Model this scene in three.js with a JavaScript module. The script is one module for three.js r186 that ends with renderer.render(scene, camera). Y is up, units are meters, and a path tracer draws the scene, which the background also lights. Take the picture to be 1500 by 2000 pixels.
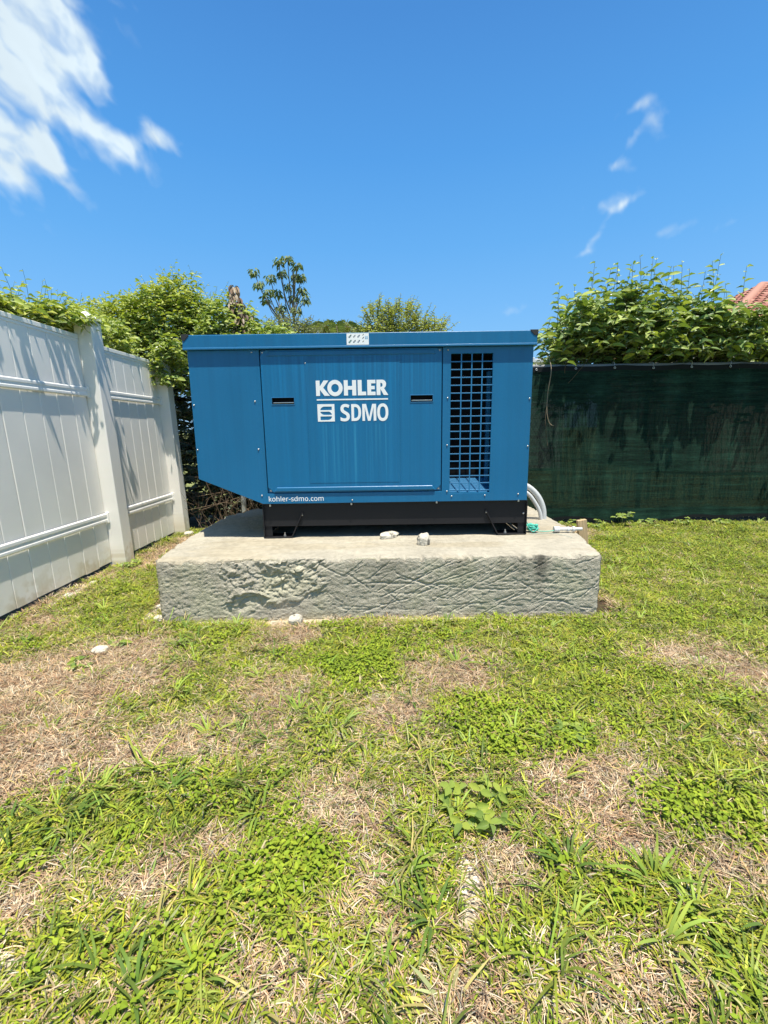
import * as THREE from 'three';
import { mergeGeometries } from 'three/addons/utils/BufferGeometryUtils.js';
import { RoundedBoxGeometry } from 'three/addons/geometries/RoundedBoxGeometry.js';
import { FontLoader } from 'three/addons/loaders/FontLoader.js';
import { TextGeometry } from 'three/addons/geometries/TextGeometry.js';

// ------------------------------------------------------------------ camera, sky, sun, exposure
const scene = new THREE.Scene();
const R = THREE.MathUtils.degToRad;
const EYE = new THREE.Vector3(0, 1.04, 0);
const camera = new THREE.PerspectiveCamera(98.27, 768 / 1024, 0.05, 900);
camera.rotation.order = 'YXZ';
camera.position.copy(EYE);
camera.rotation.set(R(-10.6), 0, R(-0.85));
scene.add(camera);
const renderer = new THREE.WebGLRenderer({ antialias: true });
renderer.setSize(768, 1024);
renderer.toneMapping = THREE.LinearToneMapping;
renderer.toneMappingExposure = 1.64;
renderer.shadowMap.enabled = true;

const SUN_DIR = new THREE.Vector3(0.1, 1, 0.24).normalize();
const sun = new THREE.DirectionalLight(new THREE.Color(1, 0.935, 0.82), 4.8);
sun.position.copy(SUN_DIR).multiplyScalar(20);
sun.castShadow = true;
sun.shadow.mapSize.set(4096, 4096);
Object.assign(sun.shadow.camera, { left: -9, right: 9, top: 9, bottom: -9, near: 1, far: 45 });
scene.add(sun, sun.target);

// ------------------------------------------------------------------ noise and random numbers
function rng(seed) { let a = seed >>> 0; return () => { a = (a + 0x6D2B79F5) >>> 0; let t = a; t = Math.imul(t ^ (t >>> 15), t | 1); t ^= t + Math.imul(t ^ (t >>> 7), t | 61); return ((t ^ (t >>> 14)) >>> 0) / 4294967296; }; }
function hash3(x, y, z) { let h = Math.imul(x, 374761393) ^ Math.imul(y, 668265263) ^ Math.imul(z, 2147483647 - 1274126177); h = Math.imul(h ^ (h >>> 13), 1274126177); h ^= h >>> 16; h = Math.imul(h, 2246822519); return ((h ^ (h >>> 15)) >>> 0) / 4294967296; }
const fade = t => t * t * (3 - 2 * t), lerp = (a, b, t) => a + (b - a) * t;
function noise3(x, y, z) {
  const i = Math.floor(x), j = Math.floor(y), k = Math.floor(z), u = fade(x - i), v = fade(y - j), w = fade(z - k);
  return lerp(lerp(lerp(hash3(i, j, k), hash3(i + 1, j, k), u), lerp(hash3(i, j + 1, k), hash3(i + 1, j + 1, k), u), v),
    lerp(lerp(hash3(i, j, k + 1), hash3(i + 1, j, k + 1), u), lerp(hash3(i, j + 1, k + 1), hash3(i + 1, j + 1, k + 1), u), v), w);
}
const noise2 = (x, y, s = 0) => { const i = Math.floor(x), j = Math.floor(y), u = fade(x - i), v = fade(y - j); return lerp(lerp(hash3(i, j, s), hash3(i + 1, j, s), u), lerp(hash3(i, j + 1, s), hash3(i + 1, j + 1, s), u), v); };
function fbm2(x, y, o = 4, s = 0) { let a = 0, w = 0.5, t = 0; for (let k = 0; k < o; k++) { a += w * noise2(x, y, s + k * 17); t += w; w *= 0.5; x = x * 2.03 + 11.3; y = y * 2.03 + 5.7; } return a / t; }
function fbm3(x, y, z, o = 4) { let a = 0, w = 0.5, t = 0; for (let k = 0; k < o; k++) { a += w * noise3(x, y, z); t += w; w *= 0.5; x = x * 2.03 + 3.1; y = y * 2.03 + 7.7; z = z * 2.03 + 1.9; } return a / t; }
const clamp = (x, a = 0, b = 1) => Math.min(b, Math.max(a, x)), sstep = (a, b, x) => fade(clamp((x - a) / (b - a)));
const toLin = c => { c /= 255; return c <= 0.04045 ? c / 12.92 : ((c + 0.055) / 1.055) ** 2.4; };

// ------------------------------------------------------------------ the sky: blue air that pales to the horizon, a cloud bank and wisps
{
  const SKY = 1 / 1.64;                                                        // radiance that shows as the stops below at this exposure
  const W = 3072, H = 1536, data = new Float32Array(W * H * 4);
  const stops = [[0, 172, 217, 252], [8, 140, 201, 252], [14, 122, 189, 250], [20, 104, 177, 244], [28, 86, 161, 234], [38, 73, 142, 216], [60, 60, 123, 197], [90, 52, 110, 184]].map(s => [s[0], toLin(s[1]) * SKY, toLin(s[2]) * SKY, toLin(s[3]) * SKY]);
  const air = el => { let k = 0; while (k < stops.length - 2 && el > stops[k + 1][0]) k++; const a = stops[k], b = stops[k + 1], t = clamp((el - a[0]) / (b[0] - a[0])); return [1, 2, 3].map(i => lerp(a[i], b[i], t)); };
  // [azimuth, elevation, half length, half height (degrees), turn, weight]
  const blobs = [[-41, 30, 5, 7, 0, 0.9], [-42, 31, 8, 9, 0, 1.5], [-36.4, 30, 4, 6.5, -30, 1.25], [-31.8, 33.6, 4, 2.4, -50, 0.95], [-29, 31.6, 2.6, 0.9, -62, 0.85], [-38.6, 26.6, 4.2, 3.6, 0, 1.4], [-33.4, 24.6, 3.4, 1.0, -50, 1.0], [-36, 22.2, 2.6, 0.8, -15, 0.6],
    [-29, 27, 2.8, 1.0, -24, 1.15], [-26.6, 26, 1.8, 0.8, -35, 1.0], [-23.6, 28, 1.7, 0.85, -45, 1.1], [-25.4, 27.2, 1.8, 0.8, 20, 0.85], [-28.4, 25, 1.5, 0.6, -45, 0.68],
    [27.3, 28.8, 1.3, 0.5, 18, 0.95], [28.6, 27.6, 1.4, 0.9, -40, 0.85], [26.8, 26.6, 1.1, 0.6, 60, 0.9], [25.6, 24.9, 1.2, 0.55, 12, 0.92], [26.8, 24.2, 1, 0.35, -10, 0.45],
    [26.4, 21.6, 2.8, 0.5, 22, 0.64], [24.4, 22, 1.8, 0.8, 0, 0.58], [24, 19.4, 1.9, 0.45, 52, 0.68], [22.6, 17.9, 1.1, 0.3, 10, 0.5], [31, 18.7, 1.5, 0.45, 12, 0.55], [36.4, 18.3, 2.4, 0.5, 10, 0.5], [-9.5, 16.5, 2.2, 0.6, 5, 0.42], [15.5, 13.2, 1.6, 0.7, 10, 0.6]];
  const r = rng(77);
  for (let k = 0; k < 34; k++) { const az = 60 + r() * 240, el = 14 + r() * 40, n = 2 + Math.floor(r() * 4); for (let q = 0; q < n; q++) blobs.push([az + (r() - 0.5) * 9, el + (r() - 0.5) * 5, 1.5 + r() * 5, 0.6 + r() * 2.5, -50 + r() * 60, 0.6 + r() * 0.6]); }
  const list = blobs.map(b => ({ az: b[0], el: b[1], a: b[2], h: b[3], c: Math.cos(R(b[4])), s: Math.sin(R(b[4])), w: b[5] }));
  const low = [0, 0, 0];
  for (let j = 0; j < H; j++) {
    const el = ((j + 0.5) / H - 0.5) * 180;
    const base = air(Math.max(el, 0)), ce = Math.cos(R(el));
    const near = el > 0 ? list.filter(b => Math.abs(el - b.el) < 2.6 * Math.max(b.a, b.h)) : [];
    for (let i = 0; i < W; i++) {
      const th = ((i + 0.5) / W - 0.5) * 2 * Math.PI;
      let az = Math.atan2(Math.cos(th), -Math.sin(th)) * 180 / Math.PI;
      let m = 0, o = (j * W + i) * 4, al = 0, sh = 1;
      for (const b of near) {
        let da = az - b.az; if (da > 180) da -= 360; if (da < -180) da += 360;
        da *= ce;
        if (Math.abs(da) > 2.6 * Math.max(b.a, b.h)) continue;
        const de = el - b.el, x = (da * b.c + de * b.s) / b.a, y = (-da * b.s + de * b.c) / b.h, q = x * x + y * y;
        if (q < 6) m += b.w * Math.exp(-q);
      }
      if (m > 0.06) {
        const X = az * ce, cs = 0.57, sn = -0.82;                               // streaks run down towards the east
        const wx = fbm2(X * 0.5, el * 0.5, 3, 5) - 0.5, wy = fbm2(X * 0.5 + 40, el * 0.5, 3, 9) - 0.5;
        const p = X * cs + el * sn + wx * 2.5, q = -X * sn + el * cs + wy * 2.5;
        const f = 0.62 * fbm2(p * 0.45, q * 0.95, 7, 3) + 0.38 * fbm2(X * 0.55 + wx, el * 0.55, 5, 31);
        al = clamp((Math.min(m, 1.4) * 0.95 + (f - 0.5) * 2.3 - 0.4) * 0.97);
        al = clamp(al * (0.5 + 0.5 * al), 0, 0.95) * clamp(0.35 + m * 0.75);
        sh = 0.9 + 0.16 * fbm2(p * 0.25 + 9, q * 0.5, 3, 61);
      }
      const cl = [0.80 * sh * SKY, 0.93 * sh * SKY, 1.0 * sh * SKY];
      const ang = Math.acos(clamp(ce * Math.sin(R(az)) * SUN_DIR.x + Math.sin(R(el)) * SUN_DIR.y - ce * Math.cos(R(az)) * SUN_DIR.z, -1, 1)) * 180 / Math.PI, halo = 0.9 * Math.exp(-ang / 7) + 0.16 * Math.exp(-ang / 22);
      for (let k = 0; k < 3; k++) data[o + k] = lerp(base[k] + halo * [1, 0.97, 0.9][k] * SKY, cl[k], al);
      data[o + 3] = 1;
      if (el > 0 && el < 3) for (let k = 0; k < 3; k++) low[k] += data[o + k] / W / 26;
    }
  }
  const sky = new THREE.DataTexture(data, W, H, THREE.RGBAFormat, THREE.FloatType);
  sky.mapping = THREE.EquirectangularReflectionMapping; sky.magFilter = THREE.LinearFilter; sky.needsUpdate = true;
  scene.background = sky; scene.environment = sky;
}

// ------------------------------------------------------------------ helpers
const used = {};
function numbered(n) { used[n] = (used[n] ?? -1) + 1; return used[n] ? n + '_' + String(used[n]).padStart(3, '0') : n; }
function tag(o, label, category, group, kind) { o.userData.label = label; o.userData.category = category; if (group) o.userData.group = group; if (kind) o.userData.kind = kind; return o; }
function shade(m) { m.castShadow = true; m.receiveShadow = true; return m; }
function thing(name, label, category, p = [0, 0, 0], group) { const g = new THREE.Group(); g.name = numbered(name); g.position.set(...p); scene.add(g); return tag(g, label, category, group); }
/** a part whose geometry is given in world metres, hung under a group that stands at its own base */
function part(name, geo, mat, parent) { const m = shade(new THREE.Mesh(geo, mat)); m.name = name; let p = parent; const off = new THREE.Vector3(); while (p) { off.add(p.position); p = p.parent; } geo.translate(-off.x, -off.y, -off.z); parent.add(m); return m; }
function single(name, geo, mat, label, category, group, kind) { const m = shade(new THREE.Mesh(geo, mat)); m.name = numbered(name); geo.computeBoundingBox(); const b = geo.boundingBox, c = [(b.min.x + b.max.x) / 2, b.min.y, (b.min.z + b.max.z) / 2]; geo.translate(-c[0], -c[1], -c[2]); m.position.set(...c); scene.add(m); return tag(m, label, category, group, kind); }
const box = (x0, x1, y0, y1, z0, z1, r = 0.0015) => new RoundedBoxGeometry(x1 - x0, y1 - y0, z1 - z0, 2, Math.min(r, (x1 - x0) / 2.2, (y1 - y0) / 2.2, (z1 - z0) / 2.2)).translate((x0 + x1) / 2, (y0 + y1) / 2, (z0 + z1) / 2);
function poly(pts, holes = []) { const s = new THREE.Shape(pts.map(p => new THREE.Vector2(...p))); for (const h of holes) s.holes.push(new THREE.Path(h.map(p => new THREE.Vector2(...p)))); return s; }
/** a plate cut from an outline, its front face at z = zf */
function plate(pts, holes, zf, depth, bevel = 0.0015) { const g = new THREE.ExtrudeGeometry(poly(pts, holes), { depth: depth - 2 * bevel, bevelEnabled: bevel > 0, bevelThickness: bevel, bevelSize: bevel, bevelOffset: -bevel, bevelSegments: 2, curveSegments: 16 }); return g.translate(0, 0, zf - depth + bevel); }
const rect = (x0, x1, y0, y1) => [[x0, y0], [x1, y0], [x1, y1], [x0, y1]];
function tube(pts, r, seg = 24, rad = 8) { return new THREE.TubeGeometry(new THREE.CatmullRomCurve3(pts.map(p => new THREE.Vector3(...p))), seg, r, rad, false); }
function dataTex(W, H, fn, srgb = true) { const d = new Uint8Array(W * H * 4); for (let j = 0; j < H; j++) for (let i = 0; i < W; i++) { const c = fn(i / W, j / H, i, j), o = (j * W + i) * 4; d[o] = clamp(c[0]) * 255; d[o + 1] = clamp(c[1]) * 255; d[o + 2] = clamp(c[2]) * 255; d[o + 3] = c[3] === undefined ? 255 : clamp(c[3]) * 255; } const t = new THREE.DataTexture(d, W, H); if (srgb) t.colorSpace = THREE.SRGBColorSpace; t.magFilter = THREE.LinearFilter; t.minFilter = THREE.LinearMipmapLinearFilter; t.generateMipmaps = true; t.wrapS = t.wrapT = THREE.MirroredRepeatWrapping; t.needsUpdate = true; return t; }
const lin = (r, g, b) => new THREE.Color().setRGB(r, g, b);
const std = (c, o = {}) => new THREE.MeshStandardMaterial({ color: c, roughness: 0.6, ...o });
function planarUV(geo, ax = 'x', ay = 'y', s = 1) { const p = geo.attributes.position, uv = new Float32Array(p.count * 2), get = { x: i => p.getX(i), y: i => p.getY(i), z: i => p.getZ(i) }; for (let i = 0; i < p.count; i++) { uv[2 * i] = get[ax](i) * s; uv[2 * i + 1] = get[ay](i) * s; } geo.setAttribute('uv', new THREE.BufferAttribute(uv, 2)); return geo; }

// ------------------------------------------------------------------ where the lawn is green, dry, coarse or bare (metres on the ground)
const PATCH = {
  dry: [[-0.56, -0.85, 0.1, 0.09], [-0.14, -1.05, 0.1, 0.07], [-1.37, -1.74, 0.32, 0.2], [-1.33, -1.49, 0.24, 0.15], [-0.71, -1.34, 0.18, 0.1], [0.55, -1.1, 0.17, 0.11], [1.41, -1.82, 0.16, 0.13], [0.07, -1.49, 0.15, 0.14], [-0.04, -0.86, 0.07, 0.1], [0.29, -0.88, 0.07, 0.11], [0.76, -0.85, 0.1, 0.07], [0.41, -0.68, 0.08, 0.07], [-0.51, -2.14, 0.21, 0.12], [-1.29, -1.86, 0.22, 0.14], [0.6, -0.93, 0.08, 0.05], [-0.23, -1.1, 0.09, 0.07], [-0.27, -0.7, 0.05, 0.03], [-0.81, -0.83, 0.09, 0.07], [-0.43, -0.96, 0.08, 0.06], [0.53, -0.68, 0.1, 0.06], [0.17, -0.63, 0.08, 0.04], [0.27, -1.69, 0.15, 0.11], [-1.0, -1.25, 0.2, 0.1], [1.3, -2.45, 0.1, 0.2], [1.7, -4.3, 0.5, 0.25], [-1.9, -3.9, 0.15, 0.5]],
  green: [[-0.12, -1.78, 0.18, 0.19], [0.37, -1.4, 0.2, 0.18], [1.27, -2.2, 0.32, 0.38], [2.18, -3.01, 0.7, 0.7], [1.01, -1.19, 0.17, 0.23], [-0.23, -0.89, 0.12, 0.1], [-0.93, -2.18, 0.16, 0.18], [-1.72, -2.12, 0.27, 0.2], [1.03, -1.53, 0.17, 0.19], [0.51, -0.79, 0.1, 0.09], [-0.28, -2.19, 0.24, 0.15], [0.25, -2.06, 0.34, 0.16], [-0.99, -1.01, 0.11, 0.09], [0.8, -1.9, 0.35, 0.25], [-1.75, -2.8, 0.25, 0.4], [2.6, -2.2, 0.7, 0.6], [3.2, -3.6, 0.9, 0.6]],
  coarse: [[-0.71, -1.11, 0.1, 0.09], [-0.23, -1.38, 0.16, 0.16], [-0.3, -1.16, 0.14, 0.08], [-0.43, -0.71, 0.12, 0.08], [0.05, -0.91, 0.07, 0.13], [0, -0.68, 0.08, 0.07], [0.33, -1.23, 0.07, 0.09], [-0.03, -1.1, 0.07, 0.11], [-0.61, -0.73, 0.09, 0.07], [-0.9, -1.04, 0.1, 0.1], [0.71, -0.72, 0.08, 0.11], [0.35, -0.77, 0.07, 0.05], [-0.89, -2.15, 0.14, 0.14], [-0.45, -1.36, 0.11, 0.1]],
  bare: [[0.18, -0.86, 0.038, 0.13], [-0.77, -0.7, 0.045, 0.045], [0.62, -0.92, 0.07, 0.04], [1.42, -1.84, 0.07, 0.05], [-1.37, -2.46, 0.05, 0.2], [0.3, -2.29, 0.84, 0.035], [-0.49, -2.28, 0.28, 0.05], [-0.9, -2.3, 0.3, 0.03], [-2.06, -2.9, 0.05, 0.5]],
  clover: [[0.37, -1.4, 0.18, 0.16], [-0.12, -1.78, 0.16, 0.19], [-0.23, -0.89, 0.11, 0.1], [0.88, -1.01, 0.12, 0.11], [0.63, -1.34, 0.07, 0.08]],
};
const patch = (k, x, z) => { let m = 0; for (const p of PATCH[k]) { const a = (x - p[0]) / p[2], b = (z - p[1]) / p[3], q = a * a + b * b; if (q < 5) m = Math.max(m, Math.exp(-q * 0.8)); } return m; };
function lawn(x, z) {
  const n = fbm2(x * 2.6, z * 2.6, 4, 2), f = fbm2(x * 11, z * 11, 3, 8);
  const bare = sstep(0.38, 0.62, patch('bare', x, z) + (f - 0.5) * 0.5) ;
  const coarse = patch('coarse', x, z);
  let g = 0.58 + (n - 0.5) * 1.5 + (f - 0.5) * 0.7 + 0.7 * patch('green', x, z) + 0.3 * coarse - 0.85 * patch('dry', x, z) + sstep(1.1, 2, x) * 0.2 + sstep(-1.6, -3.2, z) * 0.1;
  return { green: clamp(g), bare, coarse, clover: patch('clover', x, z), f };
}
const heave = (x, z) => (fbm2(x * 1.7, z * 1.7, 3, 4) - 0.5) * 0.03 + (fbm2(x * 9, z * 9, 3, 6) - 0.5) * 0.016;
const onPad = (x, z, m = 0) => x > -1.3 - m && x < 1.3 + m && z < -2.3 + m && z > -4.0 - m;

// ------------------------------------------------------------------ ground
{
  const g = new THREE.PlaneGeometry(800, 800, 1, 1).rotateX(-Math.PI / 2); planarUV(g, 'x', 'z', 1 / 5);
  const t = dataTex(512, 512, (u, v) => { const n = fbm2(u * 24, v * 24, 4, 3), q = noise2(u * 300, v * 300, 4); const k = 0.72 + 0.4 * n + 0.25 * (q - 0.5); return [0.50 * k, 0.52 * k, 0.28 * k]; });
  const o = shade(new THREE.Mesh(g, std(0xffffff, { map: t, roughness: 1 }))); o.name = 'ground'; o.position.y = -0.06; o.userData.kind = 'structure'; o.userData.label = 'sparse grassy ground reaching away beyond the fences'; o.userData.category = 'ground'; scene.add(o);
}
{
  const x0 = -3.2, x1 = 6.2, z0 = -5.6, z1 = 2.6, nx = 420, nz = 370;
  const g = new THREE.PlaneGeometry(x1 - x0, z1 - z0, nx, nz).rotateX(-Math.PI / 2).translate((x0 + x1) / 2, 0, (z0 + z1) / 2);
  const p = g.attributes.position; for (let i = 0; i < p.count; i++) p.setY(i, heave(p.getX(i), p.getZ(i)) - 0.004);
  g.computeVertexNormals();
  const uv = g.attributes.uv; for (let i = 0; i < p.count; i++) uv.setXY(i, (p.getX(i) - x0) / (x1 - x0), (p.getZ(i) - z0) / (z1 - z0));
  const S = 1536;
  const tex = dataTex(S, S, (u, v) => {
    const x = lerp(x0, x1, u), z = lerp(z0, z1, v), L = lawn(x, z), q = noise2(x * 190, z * 190, 3), c = noise2(x * 70, z * 70, 9), k = 0.75 + 0.3 * c + 0.35 * (q - 0.5);
    const soil = [0.29 * k, 0.22 * k, 0.155 * k], turf = [0.24 * k, 0.24 * k, 0.10 * k], chip = 0.62 + 0.42 * q, marl = [0.88 * chip, 0.82 * chip, 0.70 * chip];
    return [0, 1, 2].map(i => lerp(lerp(soil[i], turf[i], L.green * 0.7), marl[i], L.bare));
  });
  tex.wrapS = tex.wrapT = THREE.ClampToEdgeWrapping;
  const bump = dataTex(512, 512, (u, v) => { const n = 0.6 * noise2(u * 128, v * 128, 5) + 0.4 * noise2(u * 40, v * 40, 6); return [n, n, n]; }, false); bump.repeat.set(12, 11);
  const o = shade(new THREE.Mesh(g, std(0xffffff, { map: tex, bumpMap: bump, bumpScale: 0.006, roughness: 1 }))); o.name = 'lawn'; o.userData.kind = 'structure'; o.userData.label = 'patchy lawn soil with tan thatch and pale limestone spots'; o.userData.category = 'lawn'; scene.add(o);
}

// ------------------------------------------------------------------ concrete pad
const padMat = new THREE.MeshStandardMaterial({ color: 0xffffff, vertexColors: true, roughness: 0.92 });
{
  const nt = dataTex(512, 512, (u, v) => { const n = 0.45 * noise2(u * 256, v * 256, 1) + 0.35 * noise2(u * 96, v * 96, 2) + 0.2 * noise2(u * 32, v * 32, 3); return [n, n, n]; }, false);
  padMat.bumpMap = nt; padMat.bumpScale = 0.005;
  const root = tag(new THREE.Group(), 'thick rough concrete pad carrying the blue generator', 'concrete pad'); root.name = numbered('concrete_pad'); scene.add(root);
  const TOP = 0.352;
  // outline, counter-clockwise seen from above, front edge first
  const corners = [[-1.262, -2.325], [1.192, -2.318], [1.292, -2.9], [1.296, -3.96], [-1.12, -4.0], [-1.318, -3.7], [-1.314, -2.75]];
  const dens = [0.0042, 0.012, 0.03, 0.04, 0.03, 0.03, 0.012];
  const out = []; let per = 0;
  for (let c = 0; c < corners.length; c++) {
    const a = corners[c], b = corners[(c + 1) % corners.length], L = Math.hypot(b[0] - a[0], b[1] - a[1]), n = Math.round(L / dens[c]);
    for (let i = 0; i < n; i++) { const t = i / n; out.push({ x: lerp(a[0], b[0], t), z: lerp(a[1], b[1], t), s: per + t * L, nx: 0, nz: 0, front: c === 0 }); }
    per += L;
  }
  const N = out.length;
  for (let pass = 0; pass < 3; pass++) { const c = out.map(o => [o.x, o.z]); for (let i = 0; i < N; i++) { const d = Math.min(...corners.map(k => Math.hypot(k[0] - c[i][0], k[1] - c[i][1]))); if (d < 0.035) { const a = c[(i + N - 4) % N], b = c[(i + 4) % N]; out[i].x = (a[0] + b[0] + 2 * c[i][0]) / 4; out[i].z = (a[1] + b[1] + 2 * c[i][1]) / 4; } } }
  for (let i = 0; i < N; i++) { const a = out[(i + N - 3) % N], b = out[(i + 3) % N], tx = b.x - a.x, tz = b.z - a.z, l = Math.hypot(tx, tz); out[i].nx = -tz / l; out[i].nz = tx / l; }
  if (out[200].nz < 0) for (const o of out) { o.nx *= -1; o.nz *= -1; }
  // relief of the front face: trowel scores, a torn patch, pits
  const NS = 620, NT = 96, relief = new Float32Array(NS * NT), FL = 2.454;
  const rr = rng(5);
  const scores = [];
  for (let k = 0; k < 92; k++) { const s = 0.8 + rr() * 1.6, t = rr() * 0.34, a = (rr() < 0.72 ? 0.25 + rr() * 0.55 : -0.1 - rr() * 0.6), l = 0.05 + rr() * 0.28; scores.push([s, t, a, l, 0.0018 + rr() * 0.0022, 0.003 + rr() * 0.0045, (rr() - 0.5) * 0.9]); }
  for (let k = 0; k < 26; k++) scores.push([0.05 + rr() * 0.4, rr() * 0.34, 0.5 + rr() * 0.4, 0.03 + rr() * 0.1, 0.002, 0.002, 0]);
  for (let k = 0; k < 16; k++) scores.push([0.95 + rr() * 1.35, 0.05 + rr() * 0.25, -0.06 + rr() * 0.12, 0.2 + rr() * 0.4, 0.002 + rr() * 0.003, 0.003, 0]);
  for (let j = 0; j < NT; j++) for (let i = 0; i < NS; i++) {
    const s = i / (NS - 1) * FL, t = j / (NT - 1) * 0.36; let h = 0;
    h += (fbm2(s * 9, t * 9, 2, 1) - 0.5) * 0.006 + (fbm2(s * 45, t * 95, 4, 2) - 0.5) * 0.0075;
    const pit = noise2(s * 60, t * 60, 41); if (pit > 0.86) h -= (pit - 0.86) * 0.04;
    const mx = sstep(0.36, 0.44, s + (noise2(t * 22, 3, 7) - 0.5) * 0.09) * (1 - sstep(0.9, 0.97, s + (noise2(t * 26, 8, 9) - 0.5) * 0.08)), my = sstep(0.0, 0.07, t - 0.05 + (0.62 - s) * 0.12 + (noise2(s * 22, 1, 4) - 0.5) * 0.06);
    const m = mx * my;
    if (m > 0) {
      const w = fbm2(s * 6 + 3, t * 9, 5, 12), lay = (t * 13 - Math.abs(s - 0.62) * 5 + (w - 0.5) * 7), st = lay - Math.floor(lay);
      const terrace = (hash3(Math.floor(lay), 3, 3) - 0.5) * 0.016 + (sstep(0, 0.16, st) - 0.5 - st * 0.6) * 0.016, rg = 1 - Math.abs(2 * fbm2(s * 12 + 5, t * 16, 4, 26) - 1);
      h += m * 0.55 * (-0.006 + terrace * 1.7 + (rg - 0.75) * 0.035 + (fbm2(s * 40, t * 40, 4, 22) - 0.5) * 0.022);
    }
    const rim = mx * 0.5 + 0.5; h -= sstep(0.3, 0.36, t) * rim * 0.012 * noise2(s * 18, 2, 15);
    relief[j * NS + i] = h;
  }
  for (const [s0, t0, a, l, w, d, cv] of scores) for (let i = Math.max(0, Math.floor((s0 - 0.02) / FL * NS)); i < Math.min(NS, (s0 + l + 0.02) / FL * NS); i++) {
    const s = i / (NS - 1) * FL, q = s - s0; if (q < 0 || q > l) continue;
    const tc = t0 + Math.tan(a) * q + cv * q * q + (noise2(s * 40, t0 * 99, 3) - 0.5) * 0.006, e = Math.min(1, Math.min(q, l - q) / 0.02);
    for (let j = 0; j < NT; j++) { const t = j / (NT - 1) * 0.36, y = (t - tc) / w; if (Math.abs(y) < 3) relief[j * NS + i] += e * d * (-Math.exp(-y * y) + 0.3 * Math.exp(-(y + 1.7) * (y + 1.7))); }
  }
  const look = (s, t) => { const x = clamp(s / FL) * (NS - 1), y = clamp(t / 0.36) * (NT - 1), i = Math.min(NS - 2, Math.floor(x)), j = Math.min(NT - 2, Math.floor(y)); return lerp(lerp(relief[j * NS + i], relief[j * NS + i + 1], x - i), lerp(relief[(j + 1) * NS + i], relief[(j + 1) * NS + i + 1], x - i), y - j); };
  const rings = []; const r0 = 0.022;
  for (let k = 0; k <= 84; k++) rings.push([0, lerp(-0.05, TOP - r0, k / 84), 1, 0]);
  for (let k = 1; k <= 7; k++) { const a = k / 7 * Math.PI / 2; rings.push([r0 * (1 - Math.cos(a)), TOP - r0 + r0 * Math.sin(a), Math.cos(a), Math.sin(a)]); }
  for (let k = 1; k <= 62; k++) rings.push([r0 + 0.008 * k, TOP, 0, 1]);
  for (const d of [0.56, 0.62, 0.7, 0.78, 0.835]) rings.push([d, TOP, 0, 1]);
  const pos = [], col = [], uv = [], idx = [], cx = -0.01, cz = -3.16;
  for (let k = 0; k < rings.length; k++) {
    const [d, y, fx, fy] = rings[k];
    for (let i = 0; i < N; i++) {
      const o = out[i], sx = Math.max(0.02, 1 - d / 1.28), sz = Math.max(0.004, 1 - d / 0.84);
      let X = cx + (o.x - cx) * sx, Z = cz + (o.z - cz) * sz, Y = y;
      const edgeWob = (fbm2(o.s * 6, 1.5, 3, 70) - 0.5) * 0.022, chip = Math.max(0, fbm2(o.s * 22, 9, 3, 71) - 0.55) * 0.11;
      const h = o.front ? look(o.s, y + 0.0) : (fbm3(X * 14, Y * 14, Z * 14, 4) - 0.5) * 0.014 + (fbm3(X * 50, Y * 50, Z * 50, 3) - 0.5) * 0.006;
      const flat = (fbm2(X * 3, Z * 3, 3, 72) - 0.5) * 0.01 + (fbm2(X * 9, Z * 45, 3, 73) - 0.5) * 0.003 + (fbm2(X * 60, Z * 60, 2, 74) - 0.5) * 0.002;
      X += o.nx * (h * fx + edgeWob * (fx > 0 ? 1 : Math.max(0, 1 - d / 0.12))); Z += o.nz * (h * fx + edgeWob * (fx > 0 ? 1 : Math.max(0, 1 - d / 0.12)));
      if (fy > 0) { const lip = Math.exp(-d / 0.03); Y += flat - chip * lip + (fbm2(o.s * 70, d * 70, 3, 75) - 0.5) * 0.014 * lip; }
      pos.push(X, Y, Z); uv.push(fy > 0.5 ? X : o.s, fy > 0.5 ? Z : y);
      const g1 = fbm2(X * 5 + 3, (fy > 0.5 ? Z : Y) * 5, 4, 80), g2 = fbm2(X * 45, (fy > 0.5 ? Z : Y) * 45, 3, 81), warm = fbm2(X * 2.2, Z * 7 + Y * 3, 4, 83);
      const fleck = noise3(X * 160, Y * 160, Z * 160); let b = 0.76 + 0.3 * g1 + 0.34 * (g2 - 0.5) + (fleck > 0.8 ? -0.16 : 0), c = [0.47 * b, 0.43 * b, 0.335 * b];
      if (fy > 0.5) { const wv = sstep(0.42, 0.62, warm) * 0.75, tr = fbm2(X * 3, Z * 60, 3, 84); b *= 0.9 + 0.2 * (tr - 0.4); c = c.map(q => q * (0.9 + 0.2 * (tr - 0.4))); c = [lerp(c[0], 0.43 * b, wv), lerp(c[1], 0.375 * b, wv), lerp(c[2], 0.265 * b, wv)]; }
      if (o.front && fy < 0.9) {                                                                  // mould runs down the face
        const st = (sx_, w, t0, k2) => k2 * Math.exp(-(((o.s - sx_ + (noise2(y * 30, sx_, 5) - 0.5) * 0.02) / w) ** 2)) * sstep(t0, TOP, y + (g2 - 0.5) * 0.1) * (0.5 + g2);
        const dk = clamp(st(2.12, 0.03, 0.08, 0.75) + st(1.68, 0.05, 0.2, 0.4) + st(1.3, 0.08, 0.16, 0.28) + st(2.02, 0.12, 0.1, 0.25) + st(1.9, 0.02, 0.15, 0.3), 0, 0.72);
        const ol = sstep(0.5, 0.75, g1) * 0.3; c = [c[0] * (1 - dk) * (1 - ol * 0.25), c[1] * (1 - dk) * (1 - ol * 0.15), c[2] * (1 - dk) * (1 - ol * 0.4)];
      }
      col.push(...c);
    }
  }
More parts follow.
